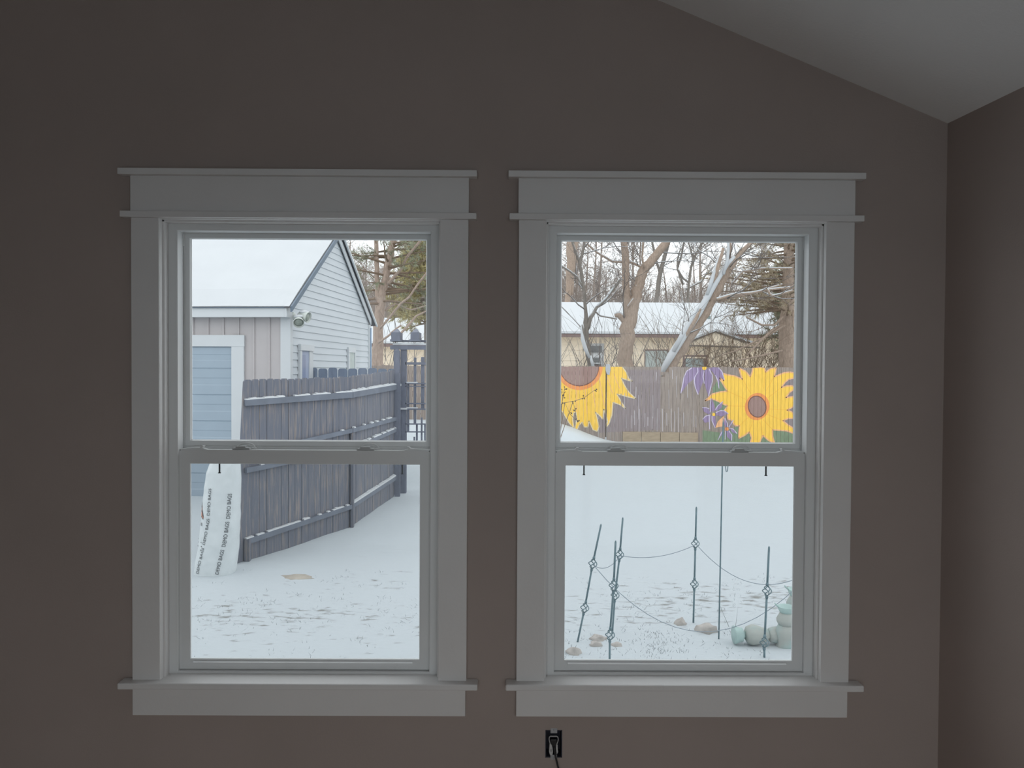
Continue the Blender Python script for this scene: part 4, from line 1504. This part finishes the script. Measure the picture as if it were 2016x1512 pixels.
# thin bare shrub with a few dry seed heads, in front of the left sunflower
rg = random.Random(3)
sh = tag(empty('dry_shrub', (P(1108, 850, 15.6).x, 15.6, G(P(1108, 850, 15.6).x, 15.6))), 'thin dry weed with dark seed heads in front of the left sunflower', 'shrub')
mb = MB()
seeds = MB()
bp_ = P(1100, 860, 15.6)
bp_.z = G(bp_.x, 15.6)
for path in ([(1100, 800), (1110, 793), (1130, 790), (1150, 783), (1172, 767)], [(1105, 800), (1110, 775), (1112, 763)], [(1106, 800), (1108, 780), (1104, 768)], [(1128, 791), (1132, 806), (1136, 828)], [(1112, 793), (1122, 815), (1137, 829)]):
    pts = [bp_] + [P(x, y, 15.6) for x, y in path]
    mb.tube(pts, [.008] + [.006] * (len(path) - 1) + [.003], 4)
    for x, y in path[1:]:
        for q in range(3):
            seeds.ball(P(x + rg.uniform(-4, 4), y + rg.uniform(-4, 4), 15.6), rg.uniform(.009, .017), 5, 4)
put('stem', mb, M_twig2, sh)
put('seed_head', seeds, mat('seed_brown', RGB(110, 90, 78, .8), .9, var=.2, scale=20), sh)['kind'] = 'stuff'

# ---------------------------------------------------------------- neighbour's houses
YH = 30.0


def house_part(nm, xa, xb, ya, yb, Y, dep, m, par):
    a, b = P(xa, ya, Y), P(xb, yb, Y)
    return put(nm, MB().box(a.x, b.x, Y, Y + dep, b.z, a.z), m, par)


def house(name, label, xa, xb, y_eave, y_ridge, Y, dep):
    a, b = P(xa, y_eave, Y), P(xb, y_eave, Y)
    g = G(0, Y) - .3
    rz_ = P((xa + xb) / 2, y_ridge, Y + dep / 2).z
    ze = P((xa + xb) / 2, y_eave, Y).z
    root = tag(empty(name, ((a.x + b.x) / 2, Y, g)), label, 'house')
    mb = MB().prism([(a.x, Y, g), (a.x, Y + dep, g), (a.x, Y + dep, ze), (a.x, Y + dep / 2, rz_ - .05), (a.x, Y, ze)], (b.x - a.x, 0, 0))
    put('wall', mb, M_tan, root)
    # lap siding courses as shallow ledges
    lp = MB()
    z = g + .3
    while z < ze - .25:
        lp.hexa([(a.x, Y - .02, z), (b.x, Y - .02, z), (b.x, Y, z), (a.x, Y, z), (a.x, Y - .004, z + .2), (b.x, Y - .004, z + .2), (b.x, Y, z + .2), (a.x, Y, z + .2)])
        z += .205
    o = put('lap_siding', lp, M_tan, root)
    o['kind'] = 'stuff'
    put('fascia', MB().box(a.x - .2, b.x + .2, Y - .42, Y - .38, ze - .16, ze - .02), M_brownfascia, root)
    put('soffit', MB().box(a.x - .2, b.x + .2, Y - .40, Y, ze - .14, ze - .11), M_tan, root)
    for s in (0, 1):
        y0, y1 = (Y - .42, Y + dep / 2) if s == 0 else (Y + dep + .42, Y + dep / 2)
        za = ze - .02
        mb = MB().hexa([(a.x - .3, y0, za - .02), (b.x + .3, y0, za - .02), (b.x + .3, y1, rz_ - .1), (a.x - .3, y1, rz_ - .1), (a.x - .3, y0, za + .0), (b.x + .3, y0, za + .0), (b.x + .3, y1, rz_ - .06), (a.x - .3, y1, rz_ - .06)])
        rf = put('roof_slope', mb, M_shingle, root)
        mb = MB().hexa([(a.x - .3, y0, za + .001), (b.x + .3, y0, za + .001), (b.x + .3, y1, rz_ - .058), (a.x - .3, y1, rz_ - .058), (a.x - .28, y0 + (.03 if s == 0 else -.03), za + .09), (b.x + .28, y0 + (.03 if s == 0 else -.03), za + .09), (b.x + .28, y1, rz_ + .03), (a.x - .28, y1, rz_ + .03)])
        put('roof_snow', mb, M_snow, rf)
    return root


h1 = house('ranch_house', 'low tan house with a wide snow covered roof behind the flower fence', 1040, 1545, 657.5, 597, 30.0, 7.0)
h2 = house('low_house', 'snow roofed low house seen behind the gate at left', 640, 930, 676, 627, 33.0, 7.0)
# windows, air conditioner, door
w = house_part('window', 1158, 1189, 676, 726, 29.97, .06, M_acw, h1)
house_part('pane', 1160, 1185, 681, 694, 29.955, .02, M_winglass, w)
a, b = P(1159, 697.5, 29.7), P(1185, 716.5, 29.7)
ac = put('air_conditioner', MB().box(a.x, b.x, 29.6, 30.0, b.z, a.z), M_acw, h1)
a, b = P(1163.5, 703.5, 29.58), P(1181, 713.5, 29.58)
mb = MB()
for k in range(7):
    z = b.z + (a.z - b.z) * k / 7
    mb.box(a.x, b.x, 29.575, 29.6, z, z + (a.z - b.z) / 12)
put('grille', mb, M_winglass, ac)
put('bracket', MB().box(a.x - .05, b.x + .05, 29.7, 30, b.z - .16, b.z - .1), M_brownfascia, ac)
w = house_part('window', 1269, 1316, 688, 728, 29.97, .06, M_brownfascia, h1)
house_part('pane', 1271, 1291, 690.5, 726, 29.955, .02, M_curtain, w)
house_part('pane', 1293, 1314, 690.5, 726, 29.955, .02, M_curtain, w)
dr = house_part('doorway', 1345, 1393, 699, 735, 29.0, .06, M_brownfascia, h1)
house_part('door_leaf', 1350, 1385, 706, 735, 28.985, .02, mat('far_door_grey', RGB(172, 184, 182, 1.1), .5, var=.05, scale=3), dr)
house_part('door_trim', 1348, 1390, 702.5, 705.5, 28.98, .02, M_tan, dr)
# porch gable
pk, pl_, pr_ = P(1408, 654.5, 28.8), P(1362, 673, 28.8), P(1470, 676, 28.8)
root_p = pk
mb = MB().prism([(pl_.x, 28.8, pl_.z - .12), (pr_.x, 28.8, pr_.z - .1), (pr_.x, 28.8, pr_.z), (pk.x, 28.8, pk.z), (pl_.x, 28.8, pl_.z)], (0, 3.2, 0))
pg = put('porch_gable', mb, M_tan, h1)
mb = MB().tube([(pl_.x - .1, 28.74, pl_.z - .01), (pk.x, 28.74, pk.z + .03), (pr_.x + .1, 28.74, pr_.z)], .03, 4)
put('rake_edge', mb, M_bark3, pg)
mb = MB().tube([(pl_.x - .1, 28.74, pl_.z - .14), (pr_.x + .5, 28.74, pr_.z - .16)], .03, 4)
put('eave_edge', mb, M_bark3, pg)
mb = MB().hexa([(pl_.x - .2, 28.7, pl_.z + .0), (pk.x, 28.7, pk.z + .05), (pk.x, 32, pk.z + .05), (pl_.x - .2, 32, pl_.z), (pl_.x - .2, 28.7, pl_.z + .09), (pk.x, 28.7, pk.z + .13), (pk.x, 32, pk.z + .13), (pl_.x - .2, 32, pl_.z + .09)])
mb.hexa([(pk.x, 28.7, pk.z + .05), (pr_.x + .2, 28.7, pr_.z), (pr_.x + .2, 32, pr_.z), (pk.x, 32, pk.z + .05), (pk.x, 28.7, pk.z + .13), (pr_.x + .2, 28.7, pr_.z + .08), (pr_.x + .2, 32, pr_.z + .08), (pk.x, 32, pk.z + .13)])
put('porch_snow', mb, M_snow, pg)
mb = MB().box(pl_.x + .2, pr_.x - .1, 29.05, 30, -.3, pl_.z - .12)
put('porch_wall', mb, M_tan, h1)
for px, ya, yb in ((1395, 622, 648), (1142, 633, 651)):
    a, b = P(px, ya, 31.3), P(px, yb, 31.3)
    put('vent_pipe', MB().tube([b - Vector((0, 0, .3)), a], .085, 10), M_pipe, h1, smooth=True)


# ---------------------------------------------------------------- trees
def rand_perp(d, rg):
    v = Vector((rg.gauss(0, 1), rg.gauss(0, 1), rg.gauss(0, 1)))
    v -= d * v.dot(d)
    return v.normalized() if v.length > 1e-6 else d.orthogonal().normalized()


def twig(mb, p, d, L, r, depth, rg, sn=None, droop=.0, spread=.75):
    n = 4 if depth > 0 else 3
    pts, rs = [p], [r]
    q = p
    dd = d.copy()
    for k in range(n):
        dd = (dd + rand_perp(dd, rg) * .22 + Vector((0, 0, .06 - droop))).normalized()
        q = q + dd * (L / n)
        pts.append(q)
        rs.append(max(r * (1 - (k + 1) / n * .75), .002))
    mb.tube(pts, rs, 4 if r > .02 else 3)
    if sn is not None and r > .012 and abs(d.z) < .85:
        sn.tube([x + Vector((0, 0, rr * .8)) for x, rr in zip(pts, rs)], [max(rr * .75, .004) for rr in rs], 4)
    if depth > 0:
        m = rg.randint(3, 5)
        for k in range(m):
            t = rg.uniform(.25, 1.0)
            i = min(int(t * n), n - 1)
            b = pts[i].lerp(pts[i + 1], t * n - i)
            ax = (pts[i + 1] - pts[i]).normalized()
            nd = (ax + rand_perp(ax, rg) * spread).normalized()
            twig(mb, b, nd, L * rg.uniform(.45, .7), r * rg.uniform(.4, .6), depth - 1, rg, None, droop, spread)


def tree(name, label, group, base, limbs, Y, m, mt, seed, dens=1.0, dep=2, tl=1.6, snow=True, jy=.25, cat='tree', droop=0.0, twr=.022, skip_trunk=.0):
    """limbs: pixel polylines (x, y, width px[, y offset]); twigs grow from them"""
    rg = random.Random(seed)
    b = P(*base, Y)
    b.z = G(b.x, Y)
    root = tag(empty(name, b), label, cat, group)
    tw, sn = MB(), MB()
    mpp = Y / FPX
    tips = []
    for li, limb in enumerate(limbs):
        pts, rs = [], []
        ph = rg.uniform(-1, 1)
        for k, q in enumerate(limb):
            p = P(q[0], q[1], Y)
            if len(q) > 3:
                p = P(q[0], q[1], Y + q[3])
            pts.append(p)
            rs.append(q[2] * mpp / 2)
        if li == 0:
            pts[0].z = min(pts[0].z, G(pts[0].x, Y) - .1)
        # refine
        P2, R2 = [], []
        for k in range(len(pts) - 1):
            for j in range(3):
                t = j / 3
                P2.append(pts[k].lerp(pts[k + 1], t) + Vector((rg.gauss(0, 1), rg.gauss(0, 1), 0)) * rs[k] * .10)
                R2.append(rs[k] + (rs[k + 1] - rs[k]) * t)
        P2.append(pts[-1])
        R2.append(rs[-1])
        put('trunk' if li == 0 else 'limb', MB().tube(P2, R2, 10 if R2[0] > .06 else 6), m, root, smooth=True)
        L = sum((P2[k + 1] - P2[k]).length for k in range(len(P2) - 1))
        nt = int(L * 2.6 * dens * (1 if li else .45))
        for k in range(nt):
            t = rg.uniform(.1 if li else .45 + skip_trunk, 1.0)
            i = min(int(t * (len(P2) - 1)), len(P2) - 2)
            b_ = P2[i].lerp(P2[i + 1], t * (len(P2) - 1) - i)
            ax = (P2[i + 1] - P2[i]).normalized()
            nd = (ax * .6 + rand_perp(ax, rg)).normalized()
            nd.z += .15
            nd.normalize()
            twig(tw, b_, nd, tl * rg.uniform(.5, 1.2), min(R2[i] * .5, twr) * rg.uniform(.6, 1), dep, rg, sn if snow else None, droop)
        if snow and li and R2[0] < .09:
            sn.tube([x + Vector((0, 0, r * .7)) for x, r in zip(P2, R2)], [r * .8 for r in R2], 5)
    if tw.f:
        o = put('twigs', tw, mt, root)
        o['kind'] = 'stuff'
    if sn.f:
        o = put('snow', sn, M_snow, root)
        o['kind'] = 'stuff'
    return root


GRP = 'bare trees behind the flower fence'
tA = tree('forked_tree', 'thick forked bare tree trunk rising behind the flower fence', GRP, (1230, 853), [
    [(1229, 858, 36), (1230, 735, 31), (1231, 690, 29), (1235, 655, 29), (1240, 632, 29), (1246, 605, 24), (1254, 573, 21), (1262, 548, 20), (1269, 530, 20), (1283, 513, 18), (1303, 489, 16), (1320, 466, 15), (1345, 420, 12), (1385, 330, 8)],
    [(1238, 632, 18), (1234, 600, 15), (1233, 560, 15), (1231, 520, 15), (1229, 490, 14), (1228, 460, 14), (1226, 400, 12), (1222, 250, 7)],
    [(1238, 642, 12), (1225, 626, 13), (1217, 620, 11), (1211, 622, 8)],
    [(1270, 530, 5), (1245, 517, 5), (1205, 515, 4.5), (1175, 497, 4), (1158, 482, 4), (1148, 455, 3)],
    [(1268, 528, 5, -.2), (1264, 505, 4, -.3), (1267, 470, 4, -.4), (1270, 430, 3, -.4)],
    [(1236, 605, 5, -.3), (1248, 588, 4, -.35), (1251, 572, 3, -.4), (1253, 562, 3, -.4)],
], 21.0, M_bark, M_twig, 1, dens=.75, tl=1.5)
tB = tree('leaning_tree', 'leaning tree trunk with thick snow along its upper side', GRP, (1280, 858), [
    [(1262, 860, 30), (1303, 745, 27), (1331, 700, 25), (1357, 660, 24), (1387, 614, 23), (1407, 575, 21), (1424, 545, 18), (1439, 520, 15), (1453, 503, 12), (1472, 484, 9), (1505, 452, 8), (1560, 390, 6)],
    [(1333, 690, 9, -.1), (1352, 656, 10, -.25), (1371, 624, 9, -.3), (1379, 608, 5, -.3)],
    [(1394, 592, 10, -.1), (1404, 560, 9, -.2), (1412, 530, 8, -.3), (1421, 500, 6, -.3), (1424, 488, 5, -.3)],
    [(1428, 540, 9), (1434, 515, 9), (1437, 490, 8), (1436, 460, 7), (1434, 400, 5)],
    [(1411, 590, 6, -.3), (1440, 581, 5, -.4), (1480, 577, 4.5, -.6), (1510, 571, 4, -.7), (1555, 566, 4, -.8)],
    [(1414, 593, 7, -.2), (1445, 585, 5, -.3), (1480, 578, 4, -.3), (1540, 560, 3, -.3)],
    [(1508, 567, 4, -.8), (1514, 575, 4, -.8), (1519, 583, 4, -.8), (1535, 580, 4, -.85), (1560, 572, 3, -.9)],
    [(1440, 560, 4, .3), (1462, 535, 4, .3), (1500, 529, 4, .2), (1560, 528, 3, .2)],
], 20.0, M_bark, M_twig, 2, dens=1.0, tl=1.5)
# thick snow on the leaning trunk
mb = MB()
cap = [(1296, 744, 9), (1322, 699, 15), (1347, 660, 14), (1377, 614, 13.5), (1398, 575, 12), (1416, 545, 10), (1432, 520, 8), (1446, 505, 6)]
for Yo in (-.22, -.02):
    mb.tube([P(x, y, 20.0 + Yo) for x, y, w_ in cap], [w_ * 20 / FPX / 2 * (1.0 if Yo < -.1 else 1.05) for x, y, w_ in cap], 8)
for pts in ([(1326, 692, 9), (1346, 654, 10), (1364, 622, 8), (1373, 606, 4)], [(1392, 580, 7), (1400, 555, 8), (1408, 530, 7), (1416, 503, 4)], [(1424, 540, 6), (1431, 515, 7), (1434, 490, 6), (1433, 460, 4)]):
    mb.tube([P(x, y, 19.72) for x, y, w_ in pts], [w_ * 20 / FPX / 2 for x, y, w_ in pts], 7)
put('snow_cap', mb, M_snow, tB, smooth=True)
tC = tree('slender_tree', 'slender forked tree with snow in its fork, left in the right window', GRP, (1165, 858), [
    [(1166, 860, 13), (1163, 722, 11), (1158, 692, 11), (1153, 668, 12), (1154, 645, 11), (1153, 615, 7), (1149, 570, 6), (1145, 540, 7), (1141, 517, 7), (1147, 495, 6), (1153, 465, 5), (1156, 400, 4)],
    [(1155, 650, 10), (1163, 625, 8), (1175, 605, 6), (1192, 590, 5), (1210, 566, 5), (1222, 550, 4)],
    [(1142, 520, 6), (1130, 487, 5), (1122, 460, 4), (1110, 420, 3)],
    [(1156, 690, 8, -.2), (1150, 672, 9, -.25), (1148, 655, 7, -.3), (1146, 640, 4, -.3)],
    [(1148, 565, 4), (1136, 545, 4), (1124, 536, 4), (1100, 520, 3)],
    [(1170, 612, 4), (1182, 622, 3), (1215, 628, 3)],
], 20.4, M_bark3, M_twig, 3, dens=1.0, tl=1.3)
mb = MB()
for pts in ([(1161, 705, 5), (1153, 688, 8), (1147, 668, 8), (1146, 650, 6), (1145, 640, 3)], [(1168, 722, 6), (1164, 708, 6), (1163, 700, 3)], [(1177, 601, 3), (1194, 585, 3.4), (1210, 562, 3)]):
    mb.tube([P(x, y, 20.1) for x, y, w_ in pts], [w_ * 20 / FPX / 2 for x, y, w_ in pts], 7)
put('snow_cap', mb, M_snow, tC, smooth=True)
tree('stout_tree', 'stout pale trunk behind the slender tree at the left edge of the right window', GRP, (1115, 800), [
    [(1114, 790, 11), (1115, 640, 10), (1117, 590, 11), (1121, 548, 14), (1126, 512, 22), (1126, 470, 24), (1128, 300, 15)],
    [(1124, 530, 9), (1127, 560, 8), (1126, 580, 5)],
    [(1128, 500, 10), (1138, 470, 9), (1150, 380, 6)]], 40.0, M_bark, M_twig, 4, dens=.45, tl=2.4)
tree('slanting_tree', 'grey tree slanting up behind the forked trunk', GRP, (1290, 790), [
    [(1288, 790, 9), (1292, 600, 9), (1297, 552, 9), (1306, 512, 8), (1318, 470, 7), (1340, 350, 5)],
    [(1300, 540, 5), (1290, 505, 5), (1283, 470, 4), (1280, 400, 3)],
    [(1345, 560, 3), (1334, 530, 4), (1342, 500, 4), (1350, 460, 4)]], 39.0, M_bark3, M_twig, 5, dens=.6, tl=2.4)
tree('thin_tree', 'thin grey branching tree in the gap right of the forked trunk', GRP, (1352, 790), [
    [(1350, 790, 7), (1352, 620, 6), (1356, 560, 5), (1361, 525, 5), (1370, 500, 5), (1385, 475, 4), (1400, 420, 3)],
    [(1356, 556, 4), (1345, 548, 4), (1334, 530, 4), (1334, 510, 4), (1340, 490, 3)],
    [(1362, 525, 4), (1364, 505, 4), (1356, 480, 3), (1350, 440, 2)],
    [(1350, 570, 3), (1380, 555, 4), (1390, 540, 4), (1405, 536, 3), (1415, 520, 3)]], 38.6, M_bark3, M_twig, 6, dens=1.1, tl=1.8)


def needles(mb, p, d, L, rg, n=10, w=.008):
    for k in range(n):
        dd = (d * .7 + rand_perp(d, rg) * rg.uniform(.4, 1)).normalized()
        s = rand_perp(dd, rg) * w
        q = p + d * rg.uniform(-.5, .5) * L
        mb.face([q - s, q + s, q + dd * L * rg.uniform(.6, 1.1)])


def conifer(name, label, group, base, limbs, Y, m, mn, seed, zlo, zhi, reach, nb_, tufts, droop=.25, tl=.16, nw=.010, side=None):
    """a trunk with whorls of branches carrying needle tufts"""
    rg = random.Random(seed)
    root = tree(name, label, group, base, limbs, Y, m, M_twig2, seed, dens=.25, tl=.9, snow=False, cat='tree')
    tr = [P(q[0], q[1], Y) for q in limbs[0]]

    def at_z(z):
        for a, b in zip(tr, tr[1:]):
            if min(a.z, b.z) <= z <= max(a.z, b.z):
                return a.lerp(b, (z - a.z) / (b.z - a.z))
        return tr[-1]
    br, ne, sn = MB(), MB(), MB()
    for k in range(nb_):
        z = zlo + (zhi - zlo) * (k + rg.random()) / nb_
        c = at_z(z)
        az = rg.uniform(0, 2 * math.pi) if side is None else rg.gauss(side[0], side[1])
        L = reach * (1 - .75 * (z - zlo) / (zhi - zlo)) * rg.uniform(.6, 1.1)
        d = Vector((math.cos(az), math.sin(az), rg.uniform(-.1, .3)))
        pts, rs = [c], [.035]
        q = c.copy()
        for i in range(6):
            d = (d + Vector((rg.gauss(0, .08), rg.gauss(0, .08), -droop * .12 if i < 3 else droop * .06))).normalized()
            q = q + d * L / 6
            pts.append(q.copy())
            rs.append(.035 * (1 - (i + 1) / 7))
        br.tube(pts, rs, 4)
        for i in range(tufts):
            t = rg.uniform(.2, 1)
            j = min(int(t * 6), 5)
            b = pts[j].lerp(pts[j + 1], t * 6 - j)
            ax = (pts[j + 1] - pts[j]).normalized()
            sd = (ax + rand_perp(ax, rg)).normalized()
            e = b + sd * rg.uniform(.1, .45) * (1.1 - t * .5)
            br.tube([b, e], [.008, .003], 3)
            for u in range(3):
                needles(ne, b.lerp(e, .4 + .3 * u), sd, tl, rg, 7, nw)
    o = put('branches', br, M_twig2, root)
    o['kind'] = 'stuff'
    o = put('foliage', ne, mn, root)
    o['kind'] = 'stuff'
    return root


tF = conifer('pine_tree', 'orange brown pine trunk standing behind the gate, forked high up', 'pines', (743, 853), [
    [(744, 860, 29), (743, 722, 25), (744, 690, 22), (745, 660, 20), (747, 605, 19), (750, 585, 18), (758, 552, 14), (764, 520, 14), (770, 490, 13), (777, 465, 11), (795, 330, 7)],
    [(746, 595, 12), (742, 545, 10), (741, 500, 9), (740, 465, 8), (737, 300, 5)],
    [(748, 647, 4.5, -.3), (770, 621, 4.5, -.4), (790, 597, 4.5, -.6), (806, 585, 4, -.7), (825, 556, 4, -.8), (850, 525, 3, -.9)],
    [(745, 675, 4.5, -.3), (765, 661, 4, -.4), (776, 650, 3, -.4), (790, 640, 3, -.4)],
    [(757, 612, 4, .2), (768, 604, 4, .2), (780, 598, 3, .2), (800, 607, 3, .2), (810, 610, 3, .2), (845, 600, 3, .2)],
    [(763, 560, 6, -.2), (775, 546, 6, -.3), (790, 530, 5, -.4), (800, 508, 5, -.5), (818, 485, 5, -.6), (840, 460, 4, -.7)],
    [(786, 660, 5, -.6), (806, 638, 5, -.6), (820, 622, 4, -.6), (850, 607, 3, -.6)],
    [(744, 630, 3), (735, 622, 3), (728, 618, 2)],
], 20.5, M_bark2, M_needle2, 12, P(742, 600, 20.5).z, P(742, 330, 20.5).z, 2.4, 60, 10, tl=.13, nw=.006)
conifer('evergreen_tree', 'olive evergreen tree at the right edge of the left window', 'pines', (845, 800), [[(846, 800, 26), (845, 600, 20), (844, 300, 8)]], 25.0, M_bark3, M_needle, 13, P(845, 640, 25).z, P(845, 330, 25).z, 1.5, 150, 16, tl=.2, nw=.012)
conifer('tall_pine', 'tall brown pine with snowy lower branches at the right edge of the right window', 'pines', (1551, 853), [
    [(1552, 860, 36), (1550, 720, 33), (1549, 650, 30), (1551, 590, 24), (1553, 500, 19), (1555, 400, 15), (1556, 150, 6)],
    [(1540, 640, 5, -.3), (1520, 650, 5, -.5), (1500, 668, 4, -.7), (1470, 700, 3, -.9)],
    [(1545, 620, 5, -.3), (1525, 640, 4, -.6), (1500, 640, 4, -.8), (1470, 625, 3, -1)],
    [(1562, 610, 4, -.5), (1561, 640, 4, -.6), (1566, 655, 4, -.6), (1572, 660, 3, -.6)],
    [(1540, 690, 4, -.3), (1500, 700, 4, -.5), (1440, 712, 3, -.8)],
    [(1545, 640, 5, -.4), (1510, 662, 4, -.5), (1450, 690, 3, -.6), (1420, 700, 2, -.6)]], 21.5, M_bark, M_needle3, 14, P(1550, 625, 21.5).z, P(1550, 330, 21.5).z, 2.6, 110, 11, tl=.14, nw=.006)
conifer('spruce_tree', 'blue green spruce at the far right edge of the right window', 'pines', (1590, 800), [[(1592, 800, 26), (1592, 600, 20), (1592, 250, 8)]], 23.5, M_bark3, M_needle2, 15, P(1590, 700, 23.5).z, P(1590, 250, 23.5).z, 1.5, 150, 14, tl=.18, nw=.012)
# brushy shrubs between the fence and the house
rg = random.Random(77)
for i, (px, Y, n, h, lab) in enumerate(((1440, 22.6, 30, 2.6, 'tangle of bare brush right of the leaning tree'), (1500, 23.2, 42, 2.8, 'dense brown brush left of the tall pine'), (1330, 23.5, 14, 3.4, 'upright thin saplings between the forked and leaning trees'), (1295, 24.0, 12, 3.4, 'thin saplings just right of the forked tree'), (1190, 23.5, 14, 3.0, 'thin saplings between the slender and forked trees'), (1120, 23.5, 14, 3.2, 'bare twiggy shrub at the left edge of the right window'), (775, 23.0, 14, 3.0, 'bare twiggy shrub behind the gate posts'))):
    b = P(px, 800, Y)
    b.z = G(b.x, Y)
    root = tag(empty('bare_shrub', b), lab, 'shrub', 'bare shrubs behind the flower fence')
    mb = MB()
    for k in range(n):
        p = b + Vector((rg.gauss(0, .7), rg.gauss(0, .5), 0))
        d = Vector((rg.gauss(0, .28), rg.gauss(0, .25), 1)).normalized()
        twig(mb, p, d, h * rg.uniform(.6, 1.1), rg.uniform(.010, .022), 2 if n > 25 else 1, rg, None, 0, .6)
    o = put('stems', mb, M_twig if i > 1 else M_twig2, root)
    o['kind'] = 'stuff'

# far woods: a few tree kinds, each copied as single trees
protos = []
for k in range(4):
    rg = random.Random(100 + k)
    mb = MB()
    H = 9 + k
    pts = [Vector((0, 0, -.3))]
    d = Vector((0, 0, 1))
    for i in range(7):
        d = (d + Vector((rg.gauss(0, .06), rg.gauss(0, .06), .1))).normalized()
        pts.append(pts[-1] + d * H / 7)
    mb.tube(pts, [.16 * (1 - i / 8.5) for i in range(8)], 6)
    for i in range(46):
        t = rg.uniform(.12, 1)
        j = min(int(t * 7), 6)
        b = pts[j].lerp(pts[j + 1], t * 7 - j)
        nd = Vector((rg.gauss(0, 1), rg.gauss(0, 1), rg.uniform(.4, 1.4))).normalized()
        twig(mb, b, nd, rg.uniform(1.2, 3.0) * (1.15 - t * .6), .045 * (1.1 - t * .7), 2, rg, None, 0, .7)
    me = bpy.data.meshes.new('far_tree')
    me.from_pydata([tuple(v) for v in mb.v], [], mb.f)
    me.materials.append(M_far)
    protos.append(me)
rg = random.Random(9)
n_far = 0
for k in range(140):
    Y = rg.uniform(50, 84)
    if k >= 96:
        px = rg.uniform(520, 1080) if k % 4 else rg.uniform(1600, 1760)
    elif k % 5 == 0:
        px = rg.uniform(660, 860)
    else:
        px = rg.uniform(1080, 1600)
    p = P(px, 730, Y)
    o = bpy.data.objects.new('far_tree', protos[k % 4])
    COL.objects.link(o)
    o.location = (p.x, Y, G(p.x, Y, False))
    o.rotation_euler = (0, 0, rg.uniform(0, 6.28))
    s = rg.uniform(.7, 1.15)
    o.scale = (s, s, s)
    tag(o, 'hazy bare tree in the distant woods beyond the houses', 'tree', 'distant bare woods')
# low brush that closes the view under the far trees
rg = random.Random(31)
mb = MB()
for k in range(5800):
    Y = rg.uniform(58, 78)
    px = rg.uniform(520, 1760) if k >= 4200 else rg.uniform(640, 880) if k % 4 == 0 else rg.uniform(1070, 1610)
    p = P(px, 730, Y)
    p.z = G(p.x, Y, False)
    h = rg.uniform(3.5, 8.3)
    a = Vector((rg.gauss(0, .5), rg.gauss(0, .5), h))
    q = p + a
    s = Vector((.05, 0, 0))
    mb.face([p - s, p + s, q + s * .15, q - s * .15])
    for j in range(5):
        b = p + a * rg.uniform(.3, .9)
        e = b + Vector((rg.gauss(0, .8), rg.gauss(0, .5), rg.uniform(.5, 1.6)))
        s2 = Vector((.026, 0, 0))
        mb.face([b - s2, b + s2, e])
tag(put('woodland_brush', mb, M_far), 'brown band of dense distant brush under the bare woods', 'brush', kind='stuff')
